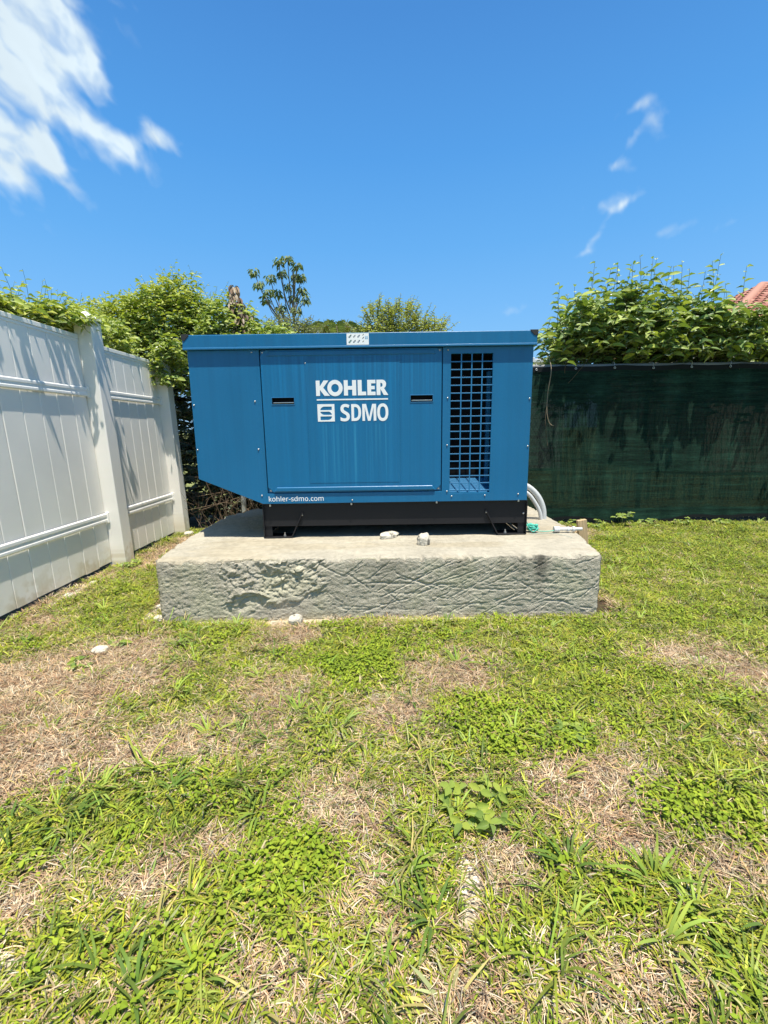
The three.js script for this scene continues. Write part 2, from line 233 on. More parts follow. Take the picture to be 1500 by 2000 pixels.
  for (let k = 0; k < rings.length - 1; k++) for (let i = 0; i < N; i++) { const a = k * N + i, b = k * N + (i + 1) % N, c = a + N, d = b + N; idx.push(a, b, d, a, d, c); }
  const g = new THREE.BufferGeometry(); g.setAttribute('position', new THREE.Float32BufferAttribute(pos, 3)); g.setAttribute('color', new THREE.Float32BufferAttribute(col, 3)); g.setAttribute('uv', new THREE.Float32BufferAttribute(uv.map(v => v * 2.2), 2)); g.setIndex(idx); g.computeVertexNormals();
  if (g.attributes.normal.getZ(40 * N + 250) < 0) { const q = g.index.array; for (let i = 0; i < q.length; i += 3) { const t = q[i]; q[i] = q[i + 1]; q[i + 1] = t; } g.computeVertexNormals(); }
  part('slab', g, padMat, root);
}

// ------------------------------------------------------------------ generator
const blueMap = dataTex(1024, 1024, (u, v) => {            // powder coat with faint rain runs and chalking, 2.2 m a side
  const run = fbm2(u * 260, v * 3, 3, 2), run2 = fbm2(u * 70, v * 1.6, 3, 5), sp = noise2(u * 500, v * 500, 8), big = fbm2(u * 5, v * 5, 3, 9);
  const k = 1 + (run - 0.5) * 0.035 + (run2 - 0.5) * 0.06 + (big - 0.5) * 0.08 + (sp - 0.5) * 0.02, ch = clamp((run - 0.62) * 0.9) * sstep(0.45, 0.6, run2) * 0.06;
  return [0.075 * k + ch * 0.5, 0.405 * k + ch * 0.35, 0.58 * k + ch * 0.22];
}); blueMap.repeat.set(1 / 2.3, 1 / 2.3);
const doorMap = dataTex(1024, 1024, (u, v) => {            // the door skin: narrow rain runs from the top and pale runs under the lettering
  const run = fbm2(u * 330, v * 2.2, 3, 2), run2 = fbm2(u * 60, v * 1.2, 3, 5), sp = noise2(u * 500, v * 500, 8), y = v * 2.3, X = u * 2.3 - 1.3;
  const top = sstep(1.12, 1.42, y + (run2 - 0.5) * 0.4), under = sstep(1.09, 1.06, y) * sstep(0.62, 0.9, y + (run2 - 0.5) * 0.5) * sstep(-0.42, -0.38, X) * sstep(0.06, 0.02, X);
  const k = 1 + (run - 0.5) * (0.06 + 0.2 * top) + (run2 - 0.5) * 0.1 + (sp - 0.5) * 0.02, ch = clamp((run - 0.52) * 1.6) * under * 0.3 + clamp((run - 0.6) * 1.2) * top * 0.1;
  return [0.055 * k + ch * 0.6, 0.41 * k + ch * 0.42, 0.59 * k + ch * 0.28];
}); doorMap.repeat.set(1 / 2.3, 1 / 2.3);
const blueRough = dataTex(512, 512, (u, v) => { const n = 0.27 + 0.16 * fbm2(u * 9, v * 9, 4, 1) + 0.08 * noise2(u * 160, v * 12, 4); return [n, n, n]; }, false); blueRough.repeat.set(1 / 2.3, 1 / 2.3);
const blueBump = dataTex(512, 512, (u, v) => { const n = 0.75 * fbm2(u * 9, v * 9, 2, 3) + 0.25 * noise2(u * 400, v * 400, 4); return [n, n, n]; }, false); blueBump.repeat.set(1 / 2.3, 1 / 2.3);
const blue = new THREE.MeshPhysicalMaterial({ color: 0xffffff, map: blueMap, roughnessMap: blueRough, roughness: 1, bumpMap: blueBump, bumpScale: 0.0007, metalness: 0 });
const blueDoor = blue.clone(); blueDoor.map = doorMap;
const blueEdge = std(lin(0.02, 0.17, 0.36), { roughness: 0.42 });
const black = new THREE.MeshPhysicalMaterial({ color: lin(0.016, 0.016, 0.018), roughness: 0.5, specularIntensity: 0.5 }), blackMatt = new THREE.MeshPhysicalMaterial({ color: lin(0.008, 0.008, 0.009), roughness: 0.9, specularIntensity: 0.3 });
const steel = std(lin(0.55, 0.55, 0.53), { roughness: 0.35, metalness: 0.85 }), rubber = std(lin(0.02, 0.021, 0.024), { roughness: 0.7 });
const vinyl = std(lin(0.86, 0.87, 0.86), { roughness: 0.5 });
{
  const ZF = -2.78, ZB = -3.74, BOT = 0.586, EAVE = 1.522;
  const G = thing('generator', 'blue steel diesel generator enclosure with white lettering on its door', 'generator', [-0.125, 0.352, -3.26]);
  const bp = (n, g, m = blue, p = G) => { planarUV(g); const q = g.attributes.uv; for (let i = 0; i < q.count; i++) q.setX(i, q.getX(i) + 1.3); return part(n, g, m, p); };
  const V = { x0: 0.416, x1: 0.668, y0: 0.636, y1: 1.478 };
  // enclosure body, with the air intake well cut through and a black core set behind it
  bp('enclosure_body', plate([[-1.158, 1.51], [-1.158, 0.751], [-0.765, BOT], [0.905, BOT], [0.905, 1.51]], [rect(V.x0 - 0.012, V.x1 + 0.03, V.y0, V.y1 + 0.01)], ZF - 0.022, 0.935, 0.003));
  part('radiator_core', box(V.x0 - 0.03, V.x1 + 0.05, V.y0 - 0.02, V.y1 + 0.03, ZF - 0.2, ZF - 0.15), blackMatt, G);
  part('intake_liner', mergeGeometries([box(V.x0 - 0.0115, V.x0 - 0.004, V.y0 + 0.001, V.y1 + 0.009, ZF - 0.149, ZF - 0.024), box(V.x0 - 0.0035, V.x1 + 0.029, V.y1 + 0.002, V.y1 + 0.0095, ZF - 0.149, ZF - 0.024), box(V.x1 + 0.02, V.x1 + 0.0295, V.y0 + 0.001, V.y1 + 0.0015, ZF - 0.149, ZF - 0.024)]), blackMatt, G);
  part('intake_baffle', box(V.x1 - 0.004, V.x1 + 0.0195, V.y0 + 0.002, V.y1 - 0.09, ZF - 0.149, ZF - 0.12), blueEdge, G);
  part('intake_sill', plate([[0.022, V.y0 + 0.0005], [0.148, V.y0 + 0.0005], [0.148, V.y0 + 0.078], [0.022, V.y0 + 0.004]], [], 0, V.x1 - V.x0 + 0.03, 0.0005).rotateY(Math.PI / 2).translate(V.x1 + 0.0195, 0, ZF), blueEdge, G);
  // front sheet: one bent panel round the door, with the intake window
  bp('front_panel', plate([[-1.162, 1.516], [-1.162, 0.748], [-0.767, BOT - 0.003], [0.909, BOT - 0.003], [0.909, 1.516], [0.367, 1.516], [0.367, 0.648], [-0.735, 0.648], [-0.735, 1.516]], [rect(V.x0, V.x1, V.y0, V.y1)], ZF, 0.02));
  const bars = 18, pitch = (V.y1 - V.y0) / (bars + 0.35);
  for (let k = 1; k <= bars; k++) part('grille_bar', box(V.x0 - 0.004, V.x1 + 0.004, V.y1 - k * pitch - 0.0032, V.y1 - k * pitch + 0.0032, ZF - 0.0065, ZF - 0.0025, 0.001), blueEdge, G);
  for (let k = 1; k < 4; k++) { const x = lerp(V.x0, V.x1, k / 4); part('grille_bar', box(x - 0.0036, x + 0.0036, V.y0 - 0.004, V.y1 + 0.004, ZF - 0.0055, ZF - 0.0015, 0.001), blueEdge, G); }
  // door
  const X0 = -0.7285, X1 = 0.3605, Y0 = 0.6555, Y1 = 1.5135, c = 0.034, zd = ZF + 0.002;
  const door = bp('door', plate([[X0 + c, Y0], [X1 - c, Y0], [X1, Y0 + c], [X1, Y1 - c], [X1 - c, Y1], [X0 + c, Y1], [X0, Y1 - c], [X0, Y0 + c]], [rect(-0.672, -0.537, 1.197, 1.236), rect(0.172, 0.307, 1.2, 1.239)], zd, 0.018, 0.002), blueDoor);
  const trap = (y0, y1, xa, xb, h) => { const b = 0.006, s = poly([[xa, y0], [xb, y0], [xb - 0.018, y1], [xa + 0.018, y1]]); return new THREE.ExtrudeGeometry(s, { depth: h - b * 0.9, bevelEnabled: true, bevelThickness: b * 0.9, bevelSize: b, bevelOffset: -b, bevelSegments: 3 }).translate(0, 0, zd - 0.0005); };
  bp('stiffener_fold', trap(0.661, 0.688, -0.69, 0.325, 0.0085), blue, door);
  bp('stiffener_fold', trap(1.478, 1.507, -0.69, 0.325, 0.0055), blue, door);
  for (const [x, ya, yb] of [[-0.459, 0.712, 1.445], [0.107, 0.722, 1.452]]) bp('seam_rib', box(x - 0.0022, x + 0.0022, ya, yb, zd - 0.001, zd + 0.0022, 0.001), blue, door);
  bp('raised_skin', box(-0.4568, 0.1048, 0.712, 1.462, zd - 0.001, zd + 0.0013, 0.0006), blueDoor, door);
  for (const [x, y, sx, sy] of [[X0, Y0, 1, 1], [X1, Y0, -1, 1], [X0, Y1, 1, -1], [X1, Y1, -1, -1]]) {
    const t = 0.03, pts = [[x, y], [x + sx * (t + 0.004), y], [x, y + sy * (t + 0.004)]]; if (sx * sy < 0) pts.reverse();
    const cp = part('corner_plate', plate(pts, [], ZF - 0.008, 0.008, 0.0008), blueEdge, door);
    part('corner_bolt', new THREE.SphereGeometry(0.0075, 14, 8, 0, Math.PI * 2, 0, Math.PI / 2).rotateX(Math.PI / 2).scale(1, 1, 0.7).translate(x + sx * 0.013, y + sy * 0.012, ZF - 0.008), steel, cp);
  }
  for (const [x0, x1, y0, y1] of [[-0.672, -0.537, 1.197, 1.236], [0.172, 0.307, 1.2, 1.239]]) {
    const h = part('door_handle', mergeGeometries([box(x0 + 0.0005, x1 - 0.0005, y0 + 0.0005, y1 - 0.0005, zd - 0.0215, zd - 0.0175, 0.0003), box(x0 + 0.0005, x1 - 0.0005, y1 - 0.0025, y1 - 0.0005, zd - 0.0175, zd - 0.001, 0.0003), box(x0 + 0.0005, x1 - 0.0005, y0 + 0.0005, y0 + 0.0025, zd - 0.0175, zd - 0.001, 0.0003), box(x0 + 0.0005, x0 + 0.0025, y0 + 0.003, y1 - 0.003, zd - 0.0175, zd - 0.001, 0.0003), box(x1 - 0.0025, x1 - 0.0005, y0 + 0.003, y1 - 0.003, zd - 0.0175, zd - 0.001, 0.0003)]), blackMatt, door);
    part('latch_bar', box(x0 + 0.006, x1 - 0.003, y0 + 0.007, y0 + 0.013, zd - 0.012, zd - 0.004), steel, h);
    part('handle_rim', plate(rect(x0 - 0.0035, x1 + 0.0035, y0 - 0.0035, y1 + 0.0035), [rect(x0, x1, y0, y1)], zd + 0.0025, 0.004, 0.0008), blueEdge, h);
  }
  // lettering, thin white vinyl on the door skin
  const zl = zd + 0.0026, ink = (n, shapes, p = door) => part(n, mergeGeometries(shapes.map(s => new THREE.ExtrudeGeometry(s, { depth: 0.0012, bevelEnabled: false, curveSegments: 24 }).translate(0, 0, zl - 0.0012))), vinyl, p);
  const y0 = 1.2435, y1 = 1.3335, ht = y1 - y0, at = (x, pts) => poly(pts.map(p => [x + p[0] * ht, y0 + p[1] * ht]));
  ink('letter', [at(-0.401, [[0, 0], [0.26, 0], [0.26, 0.40], [0.56, 0], [0.93, 0], [0.49, 0.53], [0.86, 1], [0.53, 1], [0.26, 0.62], [0.26, 1], [0, 1]])]);
  { const s = new THREE.Shape(); s.absellipse(-0.2855, (y0 + y1) / 2, ht * 0.515, ht * 0.53, 0, Math.PI * 2); const h = new THREE.Path(); h.absellipse(-0.2855, (y0 + y1) / 2, ht * 0.255, ht * 0.27, 0, Math.PI * 2, true); s.holes.push(h); ink('letter', [s]); }
  ink('letter', [at(-0.232, [[0, 0], [0.27, 0], [0.27, 0.38], [0.56, 0.38], [0.56, 0], [0.83, 0], [0.83, 1], [0.56, 1], [0.56, 0.62], [0.27, 0.62], [0.27, 1], [0, 1]])]);
  ink('letter', [at(-0.148, [[0, 0], [0.56, 0], [0.56, 0.24], [0.27, 0.24], [0.27, 1], [0, 1]])]);
  ink('letter', [at(-0.090, [[0, 0], [0.55, 0], [0.55, 0.23], [0.26, 0.23], [0.26, 0.385], [0.5, 0.385], [0.5, 0.605], [0.26, 0.605], [0.26, 0.77], [0.55, 0.77], [0.55, 1], [0, 1]])]);
  { const X = -0.034, q = (a, b) => [X + a * ht, y0 + b * ht], s = new THREE.Shape(); s.moveTo(...q(0, 0)); s.lineTo(...q(0.26, 0)); s.lineTo(...q(0.26, 0.4)); s.lineTo(...q(0.48, 0)); s.lineTo(...q(0.79, 0)); s.lineTo(...q(0.50, 0.45)); s.bezierCurveTo(...q(0.72, 0.56), ...q(0.70, 1), ...q(0.36, 1)); s.lineTo(...q(0, 1)); s.closePath(); const h = new THREE.Path(); h.moveTo(...q(0.26, 0.8)); h.bezierCurveTo(...q(0.45, 0.82), ...q(0.45, 0.5), ...q(0.26, 0.54)); h.closePath(); s.holes.push(h); ink('letter', [s]); }
  ink('dividing_line', [poly(rect(-0.399, 0.0345, 1.2165, 1.2245))]);
  { // square emblem: three blue lobes left open make an S
    const x0 = -0.397, w = 0.104, yb = 1.0905, q = (a, b) => [x0 + a * w, yb + b * w], s = poly(rect(x0, x0 + w, yb, yb + w));
    const lobe = f => { const h = new THREE.Path(); f(h); h.closePath(); s.holes.push(h); };
    lobe(h => { h.moveTo(...q(0.84, 0.86)); h.lineTo(...q(0.42, 0.86)); h.bezierCurveTo(...q(0.26, 0.86), ...q(0.18, 0.76), ...q(0.16, 0.66)); h.lineTo(...q(0.84, 0.66)); });
    lobe(h => { h.moveTo(...q(0.16, 0.57)); h.lineTo(...q(0.62, 0.57)); h.bezierCurveTo(...q(0.76, 0.57), ...q(0.83, 0.46), ...q(0.84, 0.385)); h.lineTo(...q(0.44, 0.385)); h.bezierCurveTo(...q(0.28, 0.385), ...q(0.17, 0.48), ...q(0.16, 0.57)); });
    lobe(h => { h.moveTo(...q(0.16, 0.30)); h.lineTo(...q(0.84, 0.30)); h.bezierCurveTo(...q(0.83, 0.16), ...q(0.72, 0.09), ...q(0.58, 0.09)); h.lineTo(...q(0.16, 0.09)); });
    ink('emblem', [s]);
  }
  const bold = await new FontLoader().loadAsync('fonts/droid/droid_sans_bold.typeface.json'), regular = await new FontLoader().loadAsync('fonts/droid/droid_sans_regular.typeface.json');
  const word = (txt, font, x0, x1, yb, capTop, z, n, p) => { const g = new TextGeometry(txt, { font, size: 0.1, depth: 0.0012, curveSegments: 8, bevelEnabled: false }); g.computeBoundingBox(); const b = g.boundingBox, cap = (() => { const q = new TextGeometry('M', { font, size: 0.1, depth: 0.001, curveSegments: 2 }); q.computeBoundingBox(); return q.boundingBox.max.y; })(); g.translate(-b.min.x, 0, 0); g.scale((x1 - x0) / (b.max.x - b.min.x), (capTop - yb) / cap, 1); g.translate(x0, yb, z - 0.0012); return part(n, g, vinyl, p); };
  word('S', bold, -0.258, -0.2005, 1.0915, 1.1925, zl, 'letter', door); word('D', bold, -0.1905, -0.131, 1.0915, 1.1925, zl, 'letter', door); word('M', bold, -0.1235, -0.0385, 1.0915, 1.1925, zl, 'letter', door); word('O', bold, -0.0325, 0.0355, 1.0905, 1.1925, zl, 'letter', door);
  word('kohler-sdmo.com', regular, -0.729, -0.382, 0.5985, 0.629, ZF + 0.0016, 'web_address', G);
  // roof with a folded fascia, a drip lip and black corner pieces
  const RX0 = -1.178, RX1 = 0.922, RZ0 = ZB - 0.02, RZ1 = ZF + 0.0215;
  const roof = bp('roof', box(RX0, RX1, EAVE + 0.001, 1.601, RZ0, RZ1, 0.005));
  bp('drip_lip', box(RX0 - 0.0015, RX1 + 0.0015, EAVE - 0.004, EAVE + 0.0075, RZ1 - 0.03, RZ1 + 0.0025, 0.0025), blueEdge, roof);
  for (const [x, s] of [[RX0, 1], [RX1, -1]]) { const g = plate(s > 0 ? [[x - 0.003, 1.604], [x - 0.003, 1.574], [x + 0.012, 1.565], [x + 0.042, 1.596], [x + 0.042, 1.604]] : [[x + 0.003, 1.604], [x - 0.042, 1.604], [x - 0.04, 1.594], [x - 0.02, 1.574], [x + 0.003, 1.57]], [], RZ1 + 0.003, 0.05, 0.0015); part('corner_piece', g, rubber, roof); }
  { // pictogram sticker
    const cv = document.createElement('canvas'); cv.width = 256; cv.height = 128; const q = cv.getContext('2d'); q.fillStyle = '#f2f4f2'; q.fillRect(0, 0, 256, 128);
    const icon = (x, y, s, a, b) => { q.fillStyle = a; q.beginPath(); q.moveTo(x - 16 * s, y + 6 * s); q.lineTo(x + 8 * s, y - 18 * s); q.lineTo(x + 18 * s, y - 16 * s); q.lineTo(x + 14 * s, y - 2 * s); q.lineTo(x - 6 * s, y + 18 * s); q.closePath(); q.fill(); q.fillStyle = b; q.beginPath(); q.moveTo(x - 8 * s, y + 4 * s); q.lineTo(x + 6 * s, y - 9 * s); q.lineTo(x + 10 * s, y - 4 * s); q.lineTo(x - 4 * s, y + 9 * s); q.closePath(); q.fill(); };
    icon(38, 34, 1.15, '#51615f', '#9db5b4'); icon(88, 34, 0.9, '#6b716f', '#b9c0c4'); icon(138, 34, 1, '#59636c', '#b0b9c6'); icon(38, 92, 1.15, '#4a6a64', '#8fb3ad'); icon(88, 92, 1, '#5a6064', '#aab4c0'); icon(138, 92, 1, '#5c6674', '#a9b4c6');
    icon(190, 18, 0.6, '#6d7170', '#9aa0a0'); icon(190, 52, 0.65, '#4b5256', '#7f8a8c'); icon(190, 92, 0.6, '#6a625a', '#9d958b');
    q.fillStyle = '#c2dcec'; q.fillRect(210, 34, 38, 36); q.fillStyle = '#8fa9ba'; q.fillRect(212, 32, 34, 4); q.fillRect(214, 48, 12, 18); q.fillRect(232, 46, 10, 20);
    const t = new THREE.CanvasTexture(cv); t.colorSpace = THREE.SRGBColorSpace;
    const g = new THREE.BoxGeometry(0.131, 0.064, 0.001).translate(-0.14, 1.5645, RZ1 + 0.0006); part('pictogram_sticker', g, std(0xffffff, { map: t, roughness: 0.45 }), roof);
  }
  // screws
  const dome = new THREE.SphereGeometry(0.0055, 12, 7, 0, Math.PI * 2, 0, Math.PI / 2).rotateX(Math.PI / 2);
  for (const [x, y] of [[-0.776, 1.217], [-0.774, 0.927], [-0.771, 0.637], [-0.778, 1.503], [0.398, 1.222], [0.398, 0.936], [0.4, 0.647], [0.398, 1.5], [0.898, 1.211], [0.899, 0.924], [0.852, 0.624], [0.641, 0.618], [0.43, 0.616], [-0.46, 1.435], [-0.2, 0.6], [-1.15, 1.2], [-1.152, 0.93]]) part('screw', dome.clone().translate(x, y, ZF), steel, G);
  for (const y of [1.44, 1.17, 0.98, 0.79]) part('clip', box(-1.168, -1.155, y - 0.005, y + 0.005, ZF - 0.03, ZF - 0.02, 0.002), steel, G);
  // skid
  const skid = part('base_frame', mergeGeometries([box(-0.775, 0.917, 0.43, BOT - 0.001, ZF - 0.034, ZF - 0.028), box(-0.775, 0.917, BOT - 0.012, BOT - 0.003, ZF - 0.05, ZF - 0.012), box(-0.775, 0.917, 0.43, 0.436, ZF - 0.07, ZF - 0.03), box(-0.775, 0.917, 0.43, BOT - 0.001, ZB + 0.04, ZB + 0.046), box(-0.77, 0.912, BOT - 0.006, BOT - 0.001, ZB + 0.05, ZF - 0.05)]), black, G);
  for (const [xa, xb] of [[-0.778, -0.772], [0.914, 0.920]]) part('end_plate', box(xa, xb, 0.357, BOT - 0.004, ZB + 0.03, ZF - 0.012), black, G);
  for (const [xa, xb, xg0, xg1, s] of [[-0.772, -0.728, -0.599, -0.524, 1], [0.868, 0.914, 0.735, 0.655, -1]]) for (const zz of [ZF - 0.012, ZB + 0.14]) {
    const x0 = Math.min(xa, xg0), x1 = Math.max(xb, xg0);
    const f = part('foot_bracket', mergeGeometries([box(x0, x1, 0.3535, 0.3605, zz - 0.12, zz), box(xa, xb, 0.36, 0.432, zz - 0.03, zz - 0.022)]), black, G);
    const L = Math.hypot(xg1 - xg0, 0.16), g = new RoundedBoxGeometry(0.007, L, 0.05, 2, 0.001).rotateZ(Math.atan2(-(xg1 - xg0), 0.16)).translate((xg0 + xg1) / 2, 0.36 + 0.08, zz - 0.025); part('gusset', g, black, f);
    part('anchor_bolt', mergeGeometries([new THREE.CylinderGeometry(0.011, 0.011, 0.009, 6).translate(0, 0.0045, 0), new THREE.CylinderGeometry(0.0055, 0.0055, 0.026, 8).translate(0, 0.013, 0)]).translate((xa + xb) / 2 + s * 0.1, 0.36, zz - 0.035), steel, f);
    part('bolt', new THREE.CylinderGeometry(0.007, 0.007, 0.01, 8).rotateZ(Math.PI / 2).translate(xg1 + s * -0.004, 0.505, zz - 0.012), steel, f);
  }
  for (const [x, y] of [[-0.725, 0.572], [-0.207, 0.575], [0.336, 0.577], [0.857, 0.58]]) part('bolt', new THREE.CylinderGeometry(0.006, 0.006, 0.012, 8).translate(x, y, ZF - 0.004), steel, skid);
  part('bolt', dome.clone().scale(1.2, 1.2, 1).translate(0.9, 0.493, ZF - 0.028), steel, skid);
}

// ------------------------------------------------------------------ white vinyl fence
{
  const pvcTex = dataTex(512, 512, (u, v) => { const n = fbm2(u * 5, v * 16, 4, 2), s = noise2(u * 200, v * 40, 6), d = clamp((fbm2(u * 30, v * 3, 3, 8) - 0.62) * 1.2); const k = 0.955 + 0.05 * (n - 0.5) + 0.02 * (s - 0.5) - d * 0.1; return [k, k * 0.995, k * 0.985 - d * 0.03]; });
  const pvc = new THREE.MeshPhysicalMaterial({ color: lin(0.95, 0.945, 0.915), map: pvcTex, roughness: 0.34 });
  const dirtTex = dataTex(512, 512, (u, v) => { const n = fbm2(u * 7, v * 7, 4, 12), f = fbm2(u * 40, v * 40, 3, 13), edge = sstep(0.09, 0.015, v + (f - 0.5) * 0.16) * sstep(0.35, 0.65, n + (f - 0.5) * 0.6); const k = 0.95 + 0.05 * (n - 0.5); return [lerp(k, 0.74, edge * 0.5), lerp(k * 0.99, 0.68, edge * 0.5), lerp(k * 0.97, 0.56, edge * 0.5)]; });
  const pvcLow = new THREE.MeshPhysicalMaterial({ color: lin(0.95, 0.945, 0.915), map: dirtTex, roughness: 0.4 });
  const FX = -2.15, root = thing('vinyl_fence', 'white vinyl board fence with ribbed rails and square posts', 'fence', [-2.16, 0, -3.45]);
  const post = (z, h, s) => {
    const p = part('post', planarUV(box(-2.118 - s / 2, -2.118 + s / 2, -0.03, h - 0.03, z - s / 2, z + s / 2, 0.006), 'z', 'y', 0.5), pvcLow, root);
    const cap = new THREE.CylinderGeometry(0.012, s * 0.74, 0.05, 4, 1).rotateY(Math.PI / 4).translate(-2.118, h + 0.005, z); part('post_cap', mergeGeometries([cap.toNonIndexed(), box(-2.118 - s / 2 - 0.006, -2.118 + s / 2 + 0.006, h - 0.035, h - 0.018, z - s / 2 - 0.006, z + s / 2 + 0.006, 0.003)].map(g => { g.deleteAttribute('uv'); return g; })), pvc, p);
  };
  post(-3.455, 1.885, 0.127); post(-4.535, 1.84, 0.117); post(-1.0, 1.885, 0.127);
  root.rotation.z = R(1.3);                                                    // the run leans a little away from the yard
  const rail = (za, zb, y0, y1, d) => { const h = y1 - y0, n = [[0, 0], [d * 0.75, 0.06 * h], [d, 0.12 * h], [d, 0.3 * h], [d * 0.72, 0.36 * h], [d * 0.72, 0.6 * h], [d, 0.66 * h], [d, 0.88 * h], [d * 0.75, 0.95 * h], [0, h]];
    const s = poly(n.map(p => [p[0], y0 + p[1]])), g = new THREE.ExtrudeGeometry(s, { depth: Math.abs(zb - za), bevelEnabled: false }).translate(FX - 0.001, 0, Math.min(za, zb)); return planarUV(g, 'z', 'y'); };
  const panel = (za, zb, top, pitch, tilt) => {
    // boards, tongue and groove, each with bevelled edges
    const n = Math.round(Math.abs(zb - za) / pitch), w = (zb - za) / n;
    for (let k = 0; k < n; k++) { const a = za + w * k, b = a + w, lo = Math.min(a, b) + 0.0012, hi = Math.max(a, b) - 0.0012, dx = (hash3(k, n, 5) - 0.5) * 0.0025, y0 = 0.036 + (hash3(k, n, 9) - 0.5) * 0.012;
      const prof = poly([[0, lo], [0.006, lo], [0.0095, lo + 0.0035], [0.0095, hi - 0.0035], [0.006, hi], [0, hi]].map(p => [p[0], -p[1]])), g = new THREE.ExtrudeGeometry(prof, { depth: top - y0, bevelEnabled: false }).rotateX(-Math.PI / 2).translate(FX - 0.0205 + dx, y0, 0); part('board', planarUV(g, 'z', 'y', 0.5), pvcLow, root); }
    part('rail', rail(za, zb, 1.306, 1.374, 0.0085), pvc, root); part('rail', rail(za, zb, 0.358, 0.43, 0.0085), pvc, root);
    part('top_rail', mergeGeometries([box(FX - 0.045, FX - 0.003, top - 0.03, top, Math.min(za, zb), Math.max(za, zb), 0.004), box(FX - 0.04, FX - 0.007, top - 0.05, top - 0.0305, Math.min(za, zb), Math.max(za, zb), 0.003)]), pvc, root);
    part('backing', box(FX - 0.034, FX - 0.023, 0.05, top - 0.03, Math.min(za, zb), Math.max(za, zb)), pvc, root);
  };
  panel(-1.0675, -3.3875, 1.745, 0.155); panel(-3.5225, -4.475, 1.715, 0.136);
  for (const z of [-3.386, -3.524, -4.474]) for (const y of [1.34, 0.394]) part('rail_bracket', box(FX - 0.002, FX + 0.02, y - 0.04, y + 0.04, z - 0.008, z + 0.008, 0.002), pvc, root);
}

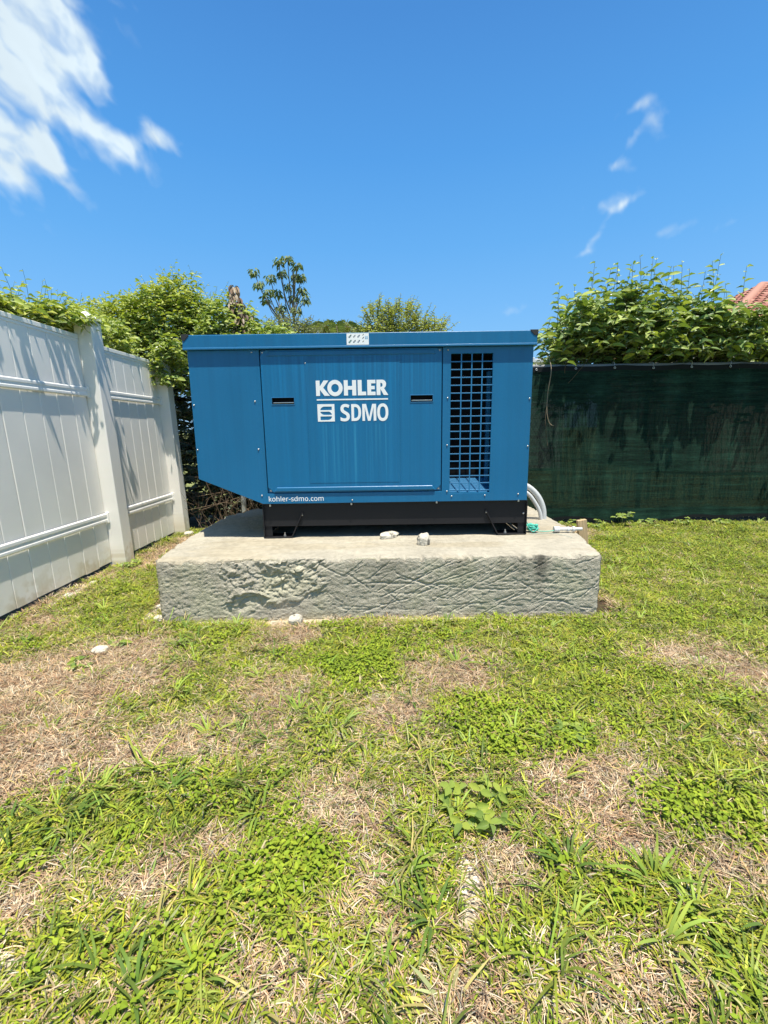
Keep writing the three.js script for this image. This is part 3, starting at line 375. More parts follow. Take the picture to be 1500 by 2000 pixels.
// ------------------------------------------------------------------ chain-link fence with its privacy screen
const galv = std(lin(0.5, 0.51, 0.52), { roughness: 0.45, metalness: 0.6 });
{
  const Z = -4.66, root = thing('chain_link_fence', 'galvanised chain-link fence carrying the dark green screen', 'fence', [2, 0, Z]);
  part('top_rail', new THREE.CylinderGeometry(0.021, 0.021, 8.6, 14).rotateZ(Math.PI / 2).translate(2.25, 1.634, Z), std(lin(0.2, 0.205, 0.21), { roughness: 0.6 }), root);
  for (const x of [-1.5, 0.5, 2.72, 5.0]) { const p = part('post', new THREE.CylinderGeometry(0.026, 0.026, 1.66, 14).translate(x, 0.79, Z - 0.02), galv, root); part('post_cap', new THREE.SphereGeometry(0.029, 12, 8).translate(x, 1.63, Z - 0.02), galv, p); }
  const gs = [], s = 0.057, rows = 28, wx = (x, k) => [x + (k % 2 ? s / 2 : 0), 0.05 + k * s, Z - 0.004 + (k % 2 ? 0.004 : -0.004)];
  const pos = [], idx = []; const seg = (a, b, r) => { const d = new THREE.Vector3(b[0] - a[0], b[1] - a[1], b[2] - a[2]).normalize(), u = new THREE.Vector3(0, 0, 1).cross(d).normalize().multiplyScalar(r), v = d.clone().cross(u).normalize().multiplyScalar(r), o = pos.length / 3; for (const q of [a, b]) for (let k = 0; k < 4; k++) { const c = Math.cos(k * Math.PI / 2), n = Math.sin(k * Math.PI / 2); pos.push(q[0] + u.x * c + v.x * n, q[1] + u.y * c + v.y * n, q[2] + u.z * c + v.z * n); } for (let k = 0; k < 4; k++) { const l = (k + 1) % 4; idx.push(o + k, o + l, o + 4 + l, o + k, o + 4 + l, o + 4 + k); } };
  for (let x = -0.75; x < 6.5; x += s) for (let k = 0; k < rows; k++) { seg(wx(x, k), wx(x, k + 1), 0.0016); seg([2 * x + s / 2 - wx(x, k)[0] + s / 2, wx(x, k)[1], wx(x, k)[2] + 0.002], [2 * x + s / 2 - wx(x, k + 1)[0] + s / 2, wx(x, k + 1)[1], wx(x, k + 1)[2] + 0.002], 0.0016); }
  const g = new THREE.BufferGeometry(); g.setAttribute('position', new THREE.Float32BufferAttribute(pos, 3)); g.setIndex(idx); g.computeVertexNormals();
  part('wire_mesh', g, galv, root).userData.kind = 'stuff';

  const weave = dataTex(1024, 1024, (u, v, i, j) => { const row = fbm2(u * 14, v * 220, 2, 3), fine = noise2(u * 420, v * 512, 5), ln = fbm2(u * 3, v * 40, 3, 7), dust = fbm2(u * 6, v * 3, 4, 9); const k = 0.62 + 0.36 * (row - 0.3) + 0.5 * (fine - 0.5) + 0.4 * (ln - 0.5) + 0.25 * (dust - 0.5); const d = sstep(0.5, 0.85, dust) * 0.1; return [0.155 * k + d * 0.3, 0.27 * k + d * 0.34, 0.22 * k + d * 0.28, 0.985 + 0.02 * (row - 0.5) - 0.08 * sstep(0.78, 0.95, fine)]; });
  const cloth = new THREE.MeshPhysicalMaterial({ map: weave, roughness: 0.85, specularIntensity: 0.12, transparent: true, side: THREE.DoubleSide });
  const band = new THREE.MeshPhysicalMaterial({ color: lin(0.012, 0.014, 0.014), roughness: 0.7, specularIntensity: 0.3 });
  const scr = thing('privacy_screen', 'dark green woven privacy screen tied below the chain-link rail', 'privacy screen', [2, 0, Z + 0.03]);
  const X0 = -0.7, X1 = 6.4, wav = (x, t) => Math.sin(x * 3.1 + t) * 0.008 + (fbm2(x * 2.5, t * 2, 3, 4) - 0.5) * 0.03 * (1 - t * 0.6), bot = x => 0.075 - 0.05 * Math.exp(-(((x - 2.66) / 0.45) ** 2)) + (fbm2(x * 3, 1, 3, 8) - 0.5) * 0.07 - 0.015, topY = x => 1.636 - 0.012 * Math.abs(Math.sin(x * 5.2));
  const sheet = (fa, fb, nx, ny, dz) => { const g = new THREE.PlaneGeometry(1, 1, nx, ny), p = g.attributes.position, uv = g.attributes.uv; for (let i = 0; i < p.count; i++) { const x = lerp(X0, X1, p.getX(i) + 0.5), t = p.getY(i) + 0.5, y = lerp(fa(x), fb(x), t); p.setXYZ(i, x, y, Z + 0.03 + dz + wav(x, (y - 0.05) / 1.6)); uv.setXY(i, x / 1.1, y / 1.1); } g.computeVertexNormals(); return g; };
  part('cloth', sheet(bot, topY, 260, 40, 0), cloth, scr);
  part('hem_band', sheet(x => topY(x) - 0.045, x => topY(x) + 0.001, 260, 2, 0.004), band, scr); part('hem_band', sheet(x => bot(x) - 0.002, x => bot(x) + 0.03, 260, 2, 0.004), band, scr);
  for (let x = -0.4; x < 6.2; x += 0.39) { const y = topY(x); part('grommet', new THREE.TorusGeometry(0.009, 0.003, 6, 14).translate(x, y - 0.02, Z + 0.04 + wav(x, 0.97)), galv, scr); part('cable_tie', new THREE.TorusGeometry(0.026, 0.002, 5, 16).rotateY(Math.PI / 2).translate(x, y + 0.014, Z + 0.008), std(lin(0.6, 0.6, 0.58)), scr); }
}

// ------------------------------------------------------------------ leaves
const leafShape = (fold, droop, tip) => { // unit leaf along +x, face up +y
  const xs = [0, 0.22, 0.52, 0.8, 1], ws = [0.02, 0.4, 0.5, 0.3 * tip, 0], pos = [], idx = [], mid = xs.map(x => [x, -droop * x * x, 0]);
  for (let k = 0; k < 5; k++) { pos.push(...mid[k]); pos.push(xs[k], mid[k][1] + fold * ws[k], ws[k]); pos.push(xs[k], mid[k][1] + fold * ws[k], -ws[k]); }
  for (let k = 0; k < 4; k++) { const a = k * 3, b = a + 3; if (k < 3) { idx.push(a, a + 1, b + 1, a, b + 1, b, a, b, b + 2, a, b + 2, a + 2); } else idx.push(a, a + 1, b, a, b, a + 2); }
  const g = new THREE.BufferGeometry(); g.setAttribute('position', new THREE.Float32BufferAttribute(pos, 3)); g.setIndex(idx); g.computeVertexNormals(); return g;
};
const LEAF = [leafShape(0.35, 0.12, 1), leafShape(0.5, 0.3, 0.8), leafShape(0.22, 0.02, 1.1)];
const leafMat = (c, o = {}) => new THREE.MeshPhysicalMaterial({ color: c, roughness: 0.9, transmission: 0.45, thickness: 0, clearcoat: 0.4, clearcoatRoughness: 0.34, side: THREE.DoubleSide, ...o });
const stemMat = std(lin(0.11, 0.085, 0.05), { roughness: 0.9 }), greenStem = std(lin(0.1, 0.15, 0.04), { roughness: 0.8 }), barkMat = std(lin(0.17, 0.14, 0.11), { roughness: 0.95 });
class Foliage {
  constructor(seed) { this.r = rng(seed); this.L = []; this.stems = []; }
  g() { return (this.r() + this.r() + this.r() - 1.5) / 0.75; }
  leaf(p, d, up, len, wid, c) { this.L.push({ p, d: d.clone().normalize(), up, len, wid, c, v: Math.floor(this.r() * 3) }); }
  /** a leaf in a loose natural attitude: pointing along d, its face turned mostly to the sky */
  loose(p, d, len, wid, c) { const r = this.r, u = new THREE.Vector3((r() - 0.5) * 1.5, 0.85, 0.3 + (r() - 0.4) * 1.2); this.leaf(p, d, u, len, wid, c); }
  stem(pts, r0, r1 = r0 * 0.5) { this.stems.push([pts, r0, r1]); }
  twig(p, dir, len, n, leafLen, wid, cols, r0 = 0.003, bend = 0.25) {
    const r = this.r, pts = [p.clone()], d = dir.clone().normalize(), q = p.clone(), k = 5;
    for (let i = 0; i < k; i++) { d.x += (r() - 0.5) * bend; d.z += (r() - 0.5) * bend; d.y += (r() - 0.5) * bend * 0.6; d.normalize(); q.addScaledVector(d, len / k); pts.push(q.clone()); }
    const curve = new THREE.CatmullRomCurve3(pts); this.stem(pts, r0);
    for (let i = 0; i < n; i++) { const t = (i + 0.7) / n, b = curve.getPoint(t), tg = curve.getTangent(t), a = (i % 2 ? 0 : Math.PI) + r() * 1.2 + i * 0.6, side = new THREE.Vector3(Math.cos(a), 0.15, Math.sin(a)); side.addScaledVector(tg, 0.45); side.y -= 0.6 * r(); const s = leafLen * (0.55 + 0.6 * r()) * (t > 0.8 ? 0.65 : 1); this.loose(b, side, s, s * wid * (0.85 + 0.3 * r()), cols[Math.floor(r() * cols.length)]); }
  }
  build(root, nParts, mats, partName = 'leaf', massName = 'foliage', smat = stemMat, score) {
    const off = root.position, X = new THREE.Vector3(), Y = new THREE.Vector3(), Zv = new THREE.Vector3(), M = new THREE.Matrix4();
    const basis = l => { X.copy(l.d); Y.copy(l.up).addScaledVector(X, -X.dot(l.up)); if (Y.lengthSq() < 1e-4) Y.set(0, 0, 1).addScaledVector(X, -X.z); Y.normalize(); Zv.crossVectors(X, Y); M.makeBasis(X.clone().multiplyScalar(l.len), Y.clone().multiplyScalar(l.len), Zv.clone().multiplyScalar(l.wid)); M.setPosition(l.p.x - off.x, l.p.y - off.y, l.p.z - off.z); return M; };
    if (nParts) { const sc = score || (l => l.len / l.p.distanceTo(EYE) * (1 + 0.35 * l.p.z)); this.L.sort((a, b) => (score ? score(b) - score(a) : (b.len * 3 + b.p.z * 1.1 + b.p.y * 0.35) - (a.len * 3 + a.p.z * 1.1 + a.p.y * 0.35))); }
    const own = this.L.slice(0, nParts), rest = this.L.slice(nParts);
    for (const l of own) { const m = shade(new THREE.Mesh(LEAF[l.v], mats[l.c % mats.length])); m.name = partName; m.applyMatrix4(basis(l)); root.add(m); }
    if (rest.length) {
      const pos = [], nor = [], col = [], idx = [], v = new THREE.Vector3(), N3 = new THREE.Matrix3(); const cs = mats.map(m => m.color);
      for (const l of rest) { basis(l); N3.getNormalMatrix(M); const g = LEAF[l.v], gp = g.attributes.position, gn = g.attributes.normal, o = pos.length / 3, c = cs[l.c % cs.length], k = 0.85 + 0.3 * this.r(); for (let i = 0; i < gp.count; i++) { v.fromBufferAttribute(gp, i).applyMatrix4(M); pos.push(v.x, v.y, v.z); v.fromBufferAttribute(gn, i).applyMatrix3(N3).normalize(); nor.push(v.x, v.y, v.z); col.push(c.r * k, c.g * k, c.b * k); } for (let i = 0; i < g.index.count; i++) idx.push(o + g.index.getX(i)); }
      const g = new THREE.BufferGeometry(); g.setAttribute('position', new THREE.Float32BufferAttribute(pos, 3)); g.setAttribute('normal', new THREE.Float32BufferAttribute(nor, 3)); g.setAttribute('color', new THREE.Float32BufferAttribute(col, 3)); g.setIndex(idx);
      const m = shade(new THREE.Mesh(g, leafMat(0xffffff, { vertexColors: true }))); m.name = massName; m.userData.kind = 'stuff'; root.add(m);
    }
    if (this.stems.length) { const gs = this.stems.map(([pts, r0, r1]) => { const c = new THREE.CatmullRomCurve3(pts), n = Math.max(3, pts.length), g = new THREE.TubeGeometry(c, n, r0, r0 > 0.01 ? 8 : 4, false), p = g.attributes.position, rad = (r0 > 0.01 ? 8 : 4) + 1; for (let i = 0; i < p.count; i++) { const t = Math.floor(i / rad) / n, ctr = c.getPointAt(t), k = lerp(1, r1 / r0, t); p.setXYZ(i, ctr.x + (p.getX(i) - ctr.x) * k - off.x, ctr.y + (p.getY(i) - ctr.y) * k - off.y, ctr.z + (p.getZ(i) - ctr.z) * k - off.z); } return g; }); const m = shade(new THREE.Mesh(mergeGeometries(gs), smat)); m.name = 'stems'; m.userData.kind = 'stuff'; root.add(m); }
  }
}
const V3 = (x, y, z) => new THREE.Vector3(x, y, z);
const curveAt = (pts, x) => { let k = 0; while (k < pts.length - 2 && x > pts[k + 1][0]) k++; const a = pts[k], b = pts[k + 1]; return lerp(a[1], b[1], clamp((x - a[0]) / (b[0] - a[0]))); };

// big leafy shrub over the green screen
{
  const mats = [lin(0.2, 0.3, 0.03), lin(0.28, 0.375, 0.038), lin(0.13, 0.225, 0.028), lin(0.36, 0.44, 0.05)].map(c => leafMat(c, { clearcoat: 0.6, clearcoatRoughness: 0.24, transmission: 0.32 }));
  const f = new Foliage(11), r = f.r, root = thing('leafy_shrub', 'tall dark green leafy shrub spilling over the screened chain-link fence', 'shrub', [2.9, 0, -5]);
  const top = [[1.5, 1.85], [1.75, 1.95], [1.95, 2.12], [2.2, 2.33], [2.6, 2.4], [3.0, 2.34], [3.4, 2.18], [3.8, 2.0], [4.4, 1.98], [5.2, 2.0]];
  for (let k = 0; k < 175; k++) {
    const tx = 1.66 + 3.4 * r(), tz = -4.95 + f.g() * 0.32, T = curveAt(top, tx), ty = T - 0.03 - Math.abs(f.g()) * 0.3, b = V3(tx + f.g() * 0.15 + (tx < 2.1 ? 0.25 : 0), 0.2, -5.05 + f.g() * 0.2);
    const e = V3(tx, ty, Math.max(-5.7, Math.min(-4.42, tz))), mid = b.clone().lerp(e, 0.55); mid.x += f.g() * 0.05; mid.y += 0.1; mid.z -= 0.05;
    const pts = [b, mid, e]; f.stem(pts, 0.005, 0.002); const c = new THREE.CatmullRomCurve3(pts);
    for (let q = 0; q < 7; q++) { const t = 0.4 + 0.6 * Math.sqrt(r()), p = c.getPoint(t); if (p.y < 1.2 && r() < 0.4) continue; const a = r() * 6.28; f.twig(p, V3(Math.cos(a), 0.5 + 0.8 * r(), Math.sin(a) + 0.15), 0.15 + 0.24 * r(), 6, 0.135, 0.5, [0, 0, 1, 2, 2, 3]); }
  }
  for (let k = 0; k < 330; k++) { // sprays that reach out over the front of the rail
    const x = 1.85 + 3.2 * r(), p = V3(x, (x < 2.15 ? 1.8 : 1.72) + 0.42 * r(), -4.68 + 0.06 * r()); f.twig(p, V3(f.g() * 0.5, 0.22 - 0.3 * r(), 0.9), 0.12 + 0.26 * r() * r(), 6, 0.12, 0.5, [0, 1, 2, 3], 0.003);
  }
  for (const [x, y, h] of [[1.62, 1.78, 0.25], [1.78, 1.95, 0.42], [1.98, 2.05, 0.3], [2.14, 2.2, 0.38], [2.3, 2.3, 0.2], [2.45, 2.35, 0.2], [2.74, 2.33, 0.26], [2.95, 2.3, 0.24], [3.1, 2.25, 0.25], [3.3, 2.15, 0.46], [3.42, 2.1, 0.24], [3.62, 2.0, 0.5], [3.72, 1.95, 0.26], [4.0, 2.0, 0.3], [2.6, 2.38, 0.22], [1.7, 1.75, 0.2], [1.88, 2.0, 0.28], [2.22, 2.25, 0.26], [2.85, 2.32, 0.2], [3.2, 2.25, 0.2], [3.5, 2.1, 0.2], [2.05, 2.1, 0.34], [2.38, 2.25, 0.3], [2.52, 2.3, 0.24], [2.66, 2.3, 0.3], [3.04, 2.25, 0.32], [3.36, 2.15, 0.4], [1.84, 1.95, 0.3], [3.9, 1.95, 0.3]]) {
    const d = V3(f.g() * 0.12, 1, f.g() * 0.1 + 0.05); f.twig(V3(x, y - 0.1, -4.7 - 0.12 * r()), d, h + 0.17, Math.round(h * 30), 0.105, 0.48, [0, 1, 3], 0.003, 0.12);
  }
  f.L = f.L.filter(l => !(l.p.y < 1.64 && l.p.z > -4.76));                    // none pass through the screen
  f.stems = f.stems.filter(([q]) => { const e = q[q.length - 1]; return !(e.y < 1.66 && e.z > -4.76); });
  f.build(root, 300, mats);
  const dv = thing('dangling_vine', 'thin dry brown vine dangling down the green screen beside the generator', 'vine', [1.66, 0, -4.56]);
  part('stem', tube([[1.66, 1.74, -4.62], [1.67, 1.6, -4.55], [1.655, 1.35, -4.57], [1.66, 1.15, -4.565], [1.7, 1.06, -4.57], [1.735, 1.05, -4.565]], 0.0045, 30, 6), std(lin(0.26, 0.2, 0.13)), dv);
  part('stem', tube([[1.655, 1.35, -4.57], [1.645, 1.1, -4.57], [1.68, 0.85, -4.57]], 0.003, 20, 5), stemMat, dv);
}

// climbing vine: the mass behind the far end of the white fence
const vineMats = [lin(0.31, 0.40, 0.03), lin(0.41, 0.48, 0.038), lin(0.21, 0.31, 0.028), lin(0.48, 0.51, 0.05)].map(c => leafMat(c));
{
  const f = new Foliage(21), r = f.r, root = thing('climbing_vine', 'bright yellow-green vine heaped over the far end of the white fence', 'vine', [-2.3, 0, -4.9]);
  const fill = (c, R3, n, len, cols) => { for (let k = 0; k < n; k++) { let x, y, z, q; do { x = r() * 2 - 1; y = r() * 2 - 1; z = r() * 2 - 1; q = x * x + y * y + z * z; } while (q > 1); const s = q < 0.25 ? 1.5 : 1; x *= s; y *= s; z *= s; const p = V3(c[0] + x * R3[0], c[1] + y * R3[1], c[2] + z * R3[2]); f.twig(p, V3(x + f.g() * 0.4, 0.5 + y * 0.7, z + 0.3), 0.08 + 0.12 * r(), 7, len, 0.5, cols, 0.0018); } };
  fill([-2.44, 1.81, -4.0], [0.13, 0.13, 0.5], 250, 0.075, [0, 1, 2]);
  fill([-2.75, 2.0, -4.95], [0.5, 0.34, 0.4], 520, 0.075, [0, 1, 1, 3]);
  fill([-2.25, 2.12, -4.95], [0.4, 0.34, 0.35], 560, 0.075, [0, 1, 1, 3, 2]);
  fill([-2.08, 2.36, -4.9], [0.2, 0.2, 0.2], 110, 0.07, [0, 1, 3]);
  fill([-1.72, 2.02, -4.95], [0.4, 0.3, 0.34], 460, 0.075, [0, 1, 2]);
  fill([-1.25, 1.9, -5.0], [0.3, 0.2, 0.3], 240, 0.075, [0, 1, 2]);
  fill([-2.06, 1.68, -4.47], [0.09, 0.17, 0.05], 80, 0.075, [0, 1, 2]);
  fill([-1.75, 1.7, -4.75], [0.35, 0.3, 0.16], 260, 0.075, [0, 2, 2]);
  for (let k = 0; k < 46; k++) { const x = -3.0 + 1.75 * r(), y = 1.9 + 0.5 * Math.exp(-(((x + 2.05) / 0.45) ** 2)) + 0.15 * r(); f.twig(V3(x, y, -4.9 + f.g() * 0.15), V3(f.g() * 0.5, 1, f.g() * 0.3), 0.12 + 0.22 * r(), 6, 0.035, 0.4, [0, 1, 2], 0.0016, 0.5); }
  f.twig(V3(-2.1, 2.4, -4.75), V3(-0.25, 1, 0), 0.28, 9, 0.05, 0.42, [0, 1], 0.0025); f.twig(V3(-2.2, 2.55, -4.75), V3(1, 0.05, 0), 0.45, 14, 0.055, 0.42, [0, 2], 0.0025); f.twig(V3(-1.7, 2.2, -4.8), V3(0.1, 1, 0), 0.3, 9, 0.055, 0.42, [0, 2], 0.0025);
  f.build(root, 300, vineMats, 'leaf', 'foliage', greenStem);
  // withered hanging cluster
  const fd = new Foliage(23), dr = fd.r, dead = [lin(0.2, 0.13, 0.08), lin(0.34, 0.25, 0.16), lin(0.11, 0.075, 0.05), lin(0.42, 0.35, 0.25)].map(c => leafMat(c, { transmission: 0.1, clearcoat: 0 })), droot = thing('withered_branch', 'withered branch of curled brown leaves standing above the vine', 'branch', [-1.47, 1.9, -4.85]);
  fd.stem([V3(-1.44, 1.85, -4.85), V3(-1.47, 2.2, -4.85), V3(-1.5, 2.5, -4.85)], 0.008);
  for (let k = 0; k < 230; k++) { const t = dr(), y = lerp(1.98, 2.5, t), w = 0.13 * (1.05 - t) + 0.02, a = dr() * 6.28; fd.leaf(V3(-1.46 - 0.03 * t + (t < 0.5 ? 0.05 : 0) + Math.cos(a) * w * dr(), y, -4.84 + Math.sin(a) * w), V3(Math.cos(a) * 0.5, -0.8, Math.sin(a) * 0.5), V3(Math.cos(a), 0.5, Math.sin(a)), 0.06 + 0.03 * dr(), 0.03, Math.floor(dr() * 4)); }
  fd.build(droot, 60, dead);
}
// vine on top of the near fence panel
{
  const f = new Foliage(31), r = f.r, root = thing('climbing_vine', 'vine with upright shoots creeping along the top of the white fence beside its tall post', 'vine', [-2.25, 0, -3.1]);
  for (let k = 0; k < 190; k++) { const z = -2.45 - 1.2 * r(), p = V3(-2.34 + f.g() * 0.06 + (r() < 0.1 ? 0.1 : 0), 1.73 + 0.09 * r() + 0.03 * Math.sin(z * 9), z); f.twig(p, V3(0.25 + f.g() * 0.6, 0.3 + 0.6 * r(), f.g() * 0.8), 0.06 + 0.1 * r(), 6, 0.078, 0.5, [0, 1, 2, 3], 0.002); }
  for (let k = 0; k < 60; k++) { const z = -3.15 - 0.5 * r(); f.twig(V3(-2.29 + f.g() * 0.05, 1.77 + 0.08 * r(), z), V3(0.3 + f.g() * 0.5, 0.5 * r(), f.g() * 0.8), 0.08 + 0.12 * r(), 6, 0.062, 0.46, [0, 1, 2], 0.002); }
  for (let k = 0; k < 44; k++) { const z = -2.55 - 1.2 * r(); f.twig(V3(-2.29 + f.g() * 0.06, 1.8, z), V3(f.g() * 0.4, 1, f.g() * 0.4), 0.12 + 0.17 * r(), 6, 0.052, 0.42, [0, 1], 0.0018, 0.4); }
  for (let k = 0; k < 26; k++) f.twig(V3(-2.17 + f.g() * 0.04, 1.84, -3.42 + f.g() * 0.1), V3(0.5 + f.g() * 0.4, f.g() * 0.4, 0.4), 0.1 + 0.06 * r(), 5, 0.065, 0.46, [0, 1, 2], 0.002);
  f.build(root, 300, vineMats, 'leaf', 'foliage', greenStem);
}
// dark hedge and dead stems behind the generator
{
  const f = new Foliage(41), r = f.r, mats = [lin(0.045, 0.07, 0.015), lin(0.03, 0.05, 0.012), lin(0.09, 0.13, 0.03)].map(c => leafMat(c)), root = thing('hedge', 'dense dark hedge with bare tangled stems behind the generator', 'hedge', [-1.4, 0, -5.1]);
  for (let k = 0; k < 3300; k++) { const x = -3.0 + 3.2 * r(), y = 0.05 + 1.85 * r(), z = -4.92 - 0.5 * r(); f.twig(V3(x, y, z), V3(f.g(), 0.3 + f.g() * 0.5, 0.6), 0.12 + 0.14 * r(), 7, 0.1, 0.5, [0, 1, 1, 0, 2], 0.0025); }
  for (let k = 0; k < 120; k++) { const x = -2.05 + 1.5 * r(), z = -4.95 + 0.35 * r() - (r() < 0.5 ? 0.15 : 0), p = V3(x, 0, z), q = V3(x + f.g() * 0.5, 0.3 + 0.5 * r(), z + f.g() * 0.1), e = V3(x + f.g() * 0.9, 0.1 + r() * 1.1, z + f.g() * 0.12); f.stem([p, q, e], 0.0022 + 0.0045 * r() * r()); }
  for (let k = 0; k < 60; k++) { const x = -2.0 + 1.3 * r(); f.twig(V3(x, 0.05 + 0.3 * r(), -4.5 - 0.3 * r()), V3(f.g(), 0.5 + r(), f.g()), 0.12 + 0.2 * r(), r() < 0.3 ? 4 : 0, 0.05, 0.5, [2, 0], 0.0022, 0.5); }
  f.build(root, 0, mats, 'leaf', 'foliage', std(lin(0.15, 0.105, 0.07), { roughness: 0.9 }));
}
// trees beyond the fence
{
  const f = new Foliage(51), r = f.r, mats = [lin(0.13, 0.2, 0.035), lin(0.2, 0.28, 0.04), lin(0.09, 0.15, 0.03)].map(c => leafMat(c)), root = thing('sparse_tree', 'young tree with thin bare branches ending in drooping leaf clusters', 'tree', [-1.66, 0, -9]);
  const clusters = [[-2.42, 4.02], [-2.08, 3.86], [-1.88, 4.1], [-1.7, 4.12], [-1.56, 4.04], [-1.5, 3.86], [-1.42, 3.45], [-1.66, 3.5], [-1.98, 3.62], [-2.1, 3.56], [-1.75, 3.72], [-1.62, 3.9], [-1.85, 3.94], [-2.2, 3.5], [-1.9, 3.32], [-1.6, 3.26], [-2.28, 3.72], [-1.48, 3.64]];
  f.stem([V3(-1.66, 0, -9), V3(-1.7, 1.6, -9), V3(-1.66, 3, -9), V3(-1.66, 3.6, -9), V3(-1.64, 3.98, -9)], 0.04, 0.012);
  clusters.forEach(([x, y], k) => { const z = -9 + f.g() * 0.15, s = V3(x < -1.8 ? -1.72 : -1.66, x < -1.9 ? 2.9 : 3.05 + 0.2 * r(), -9); f.stem([s, V3(lerp(s.x, x, 0.55) - 0.03, lerp(s.y, y, 0.45), -9), V3(x, y, z)], 0.014, 0.006);
    for (let q = 0; q < 52; q++) { const a = r() * 6.28, e = r() * 0.075; const p = V3(x + Math.cos(a) * e, y + (r() - 0.4) * 0.12, z + Math.sin(a) * e); f.leaf(p, V3(Math.cos(a), -0.5 - 0.5 * r(), Math.sin(a)), V3(Math.cos(a) * 0.6, 1, Math.sin(a) * 0.6), 0.065 + 0.035 * r(), 0.028, Math.floor(r() * 3)); } });
  f.build(root, 0, mats, 'leaf', 'crown', barkMat);
}
function crownTree(name, label, seed, base, blobs, n, len, mats, spikes = [], trunkTop) {
  const f = new Foliage(seed), r = f.r, root = thing(name, label, 'tree', base);
  const tt = V3(...trunkTop); f.stem([V3(...base), V3(base[0] + 0.05, tt.y * 0.5, base[2]), tt], 0.07, 0.04);
  for (const b of blobs) { f.stem([tt, V3((tt.x + b[0]) / 2, (tt.y + b[1]) / 2 + 0.1, b[2]), V3(b[0], b[1], b[2])], 0.03, 0.008); const m = Math.round(n * b[3] * b[4]);
    for (let k = 0; k < m; k++) { let x, y, z, q; do { x = r() * 2 - 1; y = r() * 2 - 1; z = r() * 2 - 1; q = x * x + y * y + z * z; } while (q > 1 || q < 0.1); f.twig(V3(b[0] + x * b[3], b[1] + y * b[4], b[2] + z * b[3]), V3(x, 0.5 + y, z), 0.14 + 0.16 * r(), 7, len, 0.4, [0, 1, 2, 1], 0.004); } }
  for (const [x, y, dx, L] of spikes) f.twig(V3(x, y, base[2] + 0.1), V3(dx, 1, 0.05), L, Math.round(L * 40), len * 0.9, 0.38, [0, 1, 2], 0.005, 0.2);
  f.build(root, 0, mats, 'leaf', 'crown', barkMat);
}
const olive = [lin(0.32, 0.38, 0.035), lin(0.42, 0.46, 0.04), lin(0.22, 0.29, 0.03)].map(c => leafMat(c)), dull = [lin(0.17, 0.22, 0.045), lin(0.24, 0.28, 0.055), lin(0.12, 0.16, 0.035)].map(c => leafMat(c));
crownTree('round_tree', 'rounded dense tree crown just below the sparse young tree', 61, [-1.75, 0, -8.6], [[-1.72, 2.72, -8.6, 0.4, 0.36], [-1.98, 2.6, -8.6, 0.3, 0.28], [-1.45, 2.6, -8.6, 0.28, 0.28], [-2.6, 2.4, -8.6, 0.5, 0.3]], 1500, 0.07, dull, [[-1.6, 2.9, 0.1, 0.2]], [-1.75, 2.3, -8.6]);
crownTree('feathery_tree', 'feathery olive-green tree rising behind the middle of the generator roof', 71, [0.45, 0, -10], [[-0.06, 3.15, -10, 0.33, 0.42], [0.42, 3.16, -10, 0.42, 0.44], [0.82, 3.0, -10, 0.36, 0.32], [0.1, 2.85, -10, 0.5, 0.35], [1.15, 2.98, -10, 0.26, 0.24]], 1500, 0.085, olive, [[-0.06, 3.4, 0, 0.42], [-0.15, 3.3, -0.3, 0.3], [0.36, 3.45, 0, 0.36], [0.3, 3.4, -0.1, 0.2], [0.16, 3.3, 0, 0.3], [0.86, 3.15, 0.35, 0.5], [0.95, 3.2, 0.5, 0.4], [1.1, 3.0, 0.9, 0.5], [1.2, 2.95, 1.6, 0.5], [-0.2, 3.1, -0.6, 0.3], [0.6, 3.4, 0.2, 0.25]], [0.45, 2.5, -10]);
{ // palm
  const f = new Foliage(81), r = f.r, mats = [lin(0.14, 0.2, 0.035), lin(0.22, 0.28, 0.05)].map(c => leafMat(c)), root = thing('palm_tree', 'low palm with arching feather fronds beyond the generator roof', 'palm', [-1.2, 0, -12]);
  f.stem([V3(-1.2, 0, -12), V3(-1.15, 1.5, -12), V3(-1.2, 3.1, -12)], 0.09, 0.07);
  for (let k = 0; k < 11; k++) { const a = k / 11 * 6.28 + 0.25, dx = Math.cos(a), dz = Math.sin(a), pts = [V3(-1.2, 3.1, -12), V3(-1.2 + dx * 0.3, 3.5 + 0.08 * r(), -12 + dz * 0.3), V3(-1.2 + dx * 0.62, 3.54, -12 + dz * 0.62), V3(-1.2 + dx * 0.95, 3.28, -12 + dz * 0.95)], c = new THREE.CatmullRomCurve3(pts); f.stem(pts, 0.014, 0.004);
    for (let q = 0; q < 30; q++) { const t = 0.2 + 0.8 * q / 30, p = c.getPoint(t), tg = c.getTangent(t), s = V3(-dz, 0, dx).multiplyScalar(q % 2 ? 1 : -1); s.addScaledVector(tg, 0.8); s.y += 0.42; f.leaf(p, s, V3(0, 1, 0), 0.34 * (1.15 - 0.5 * t), 0.022, q % 2); } }
  f.build(root, 0, mats, 'leaf', 'fronds', barkMat);
}
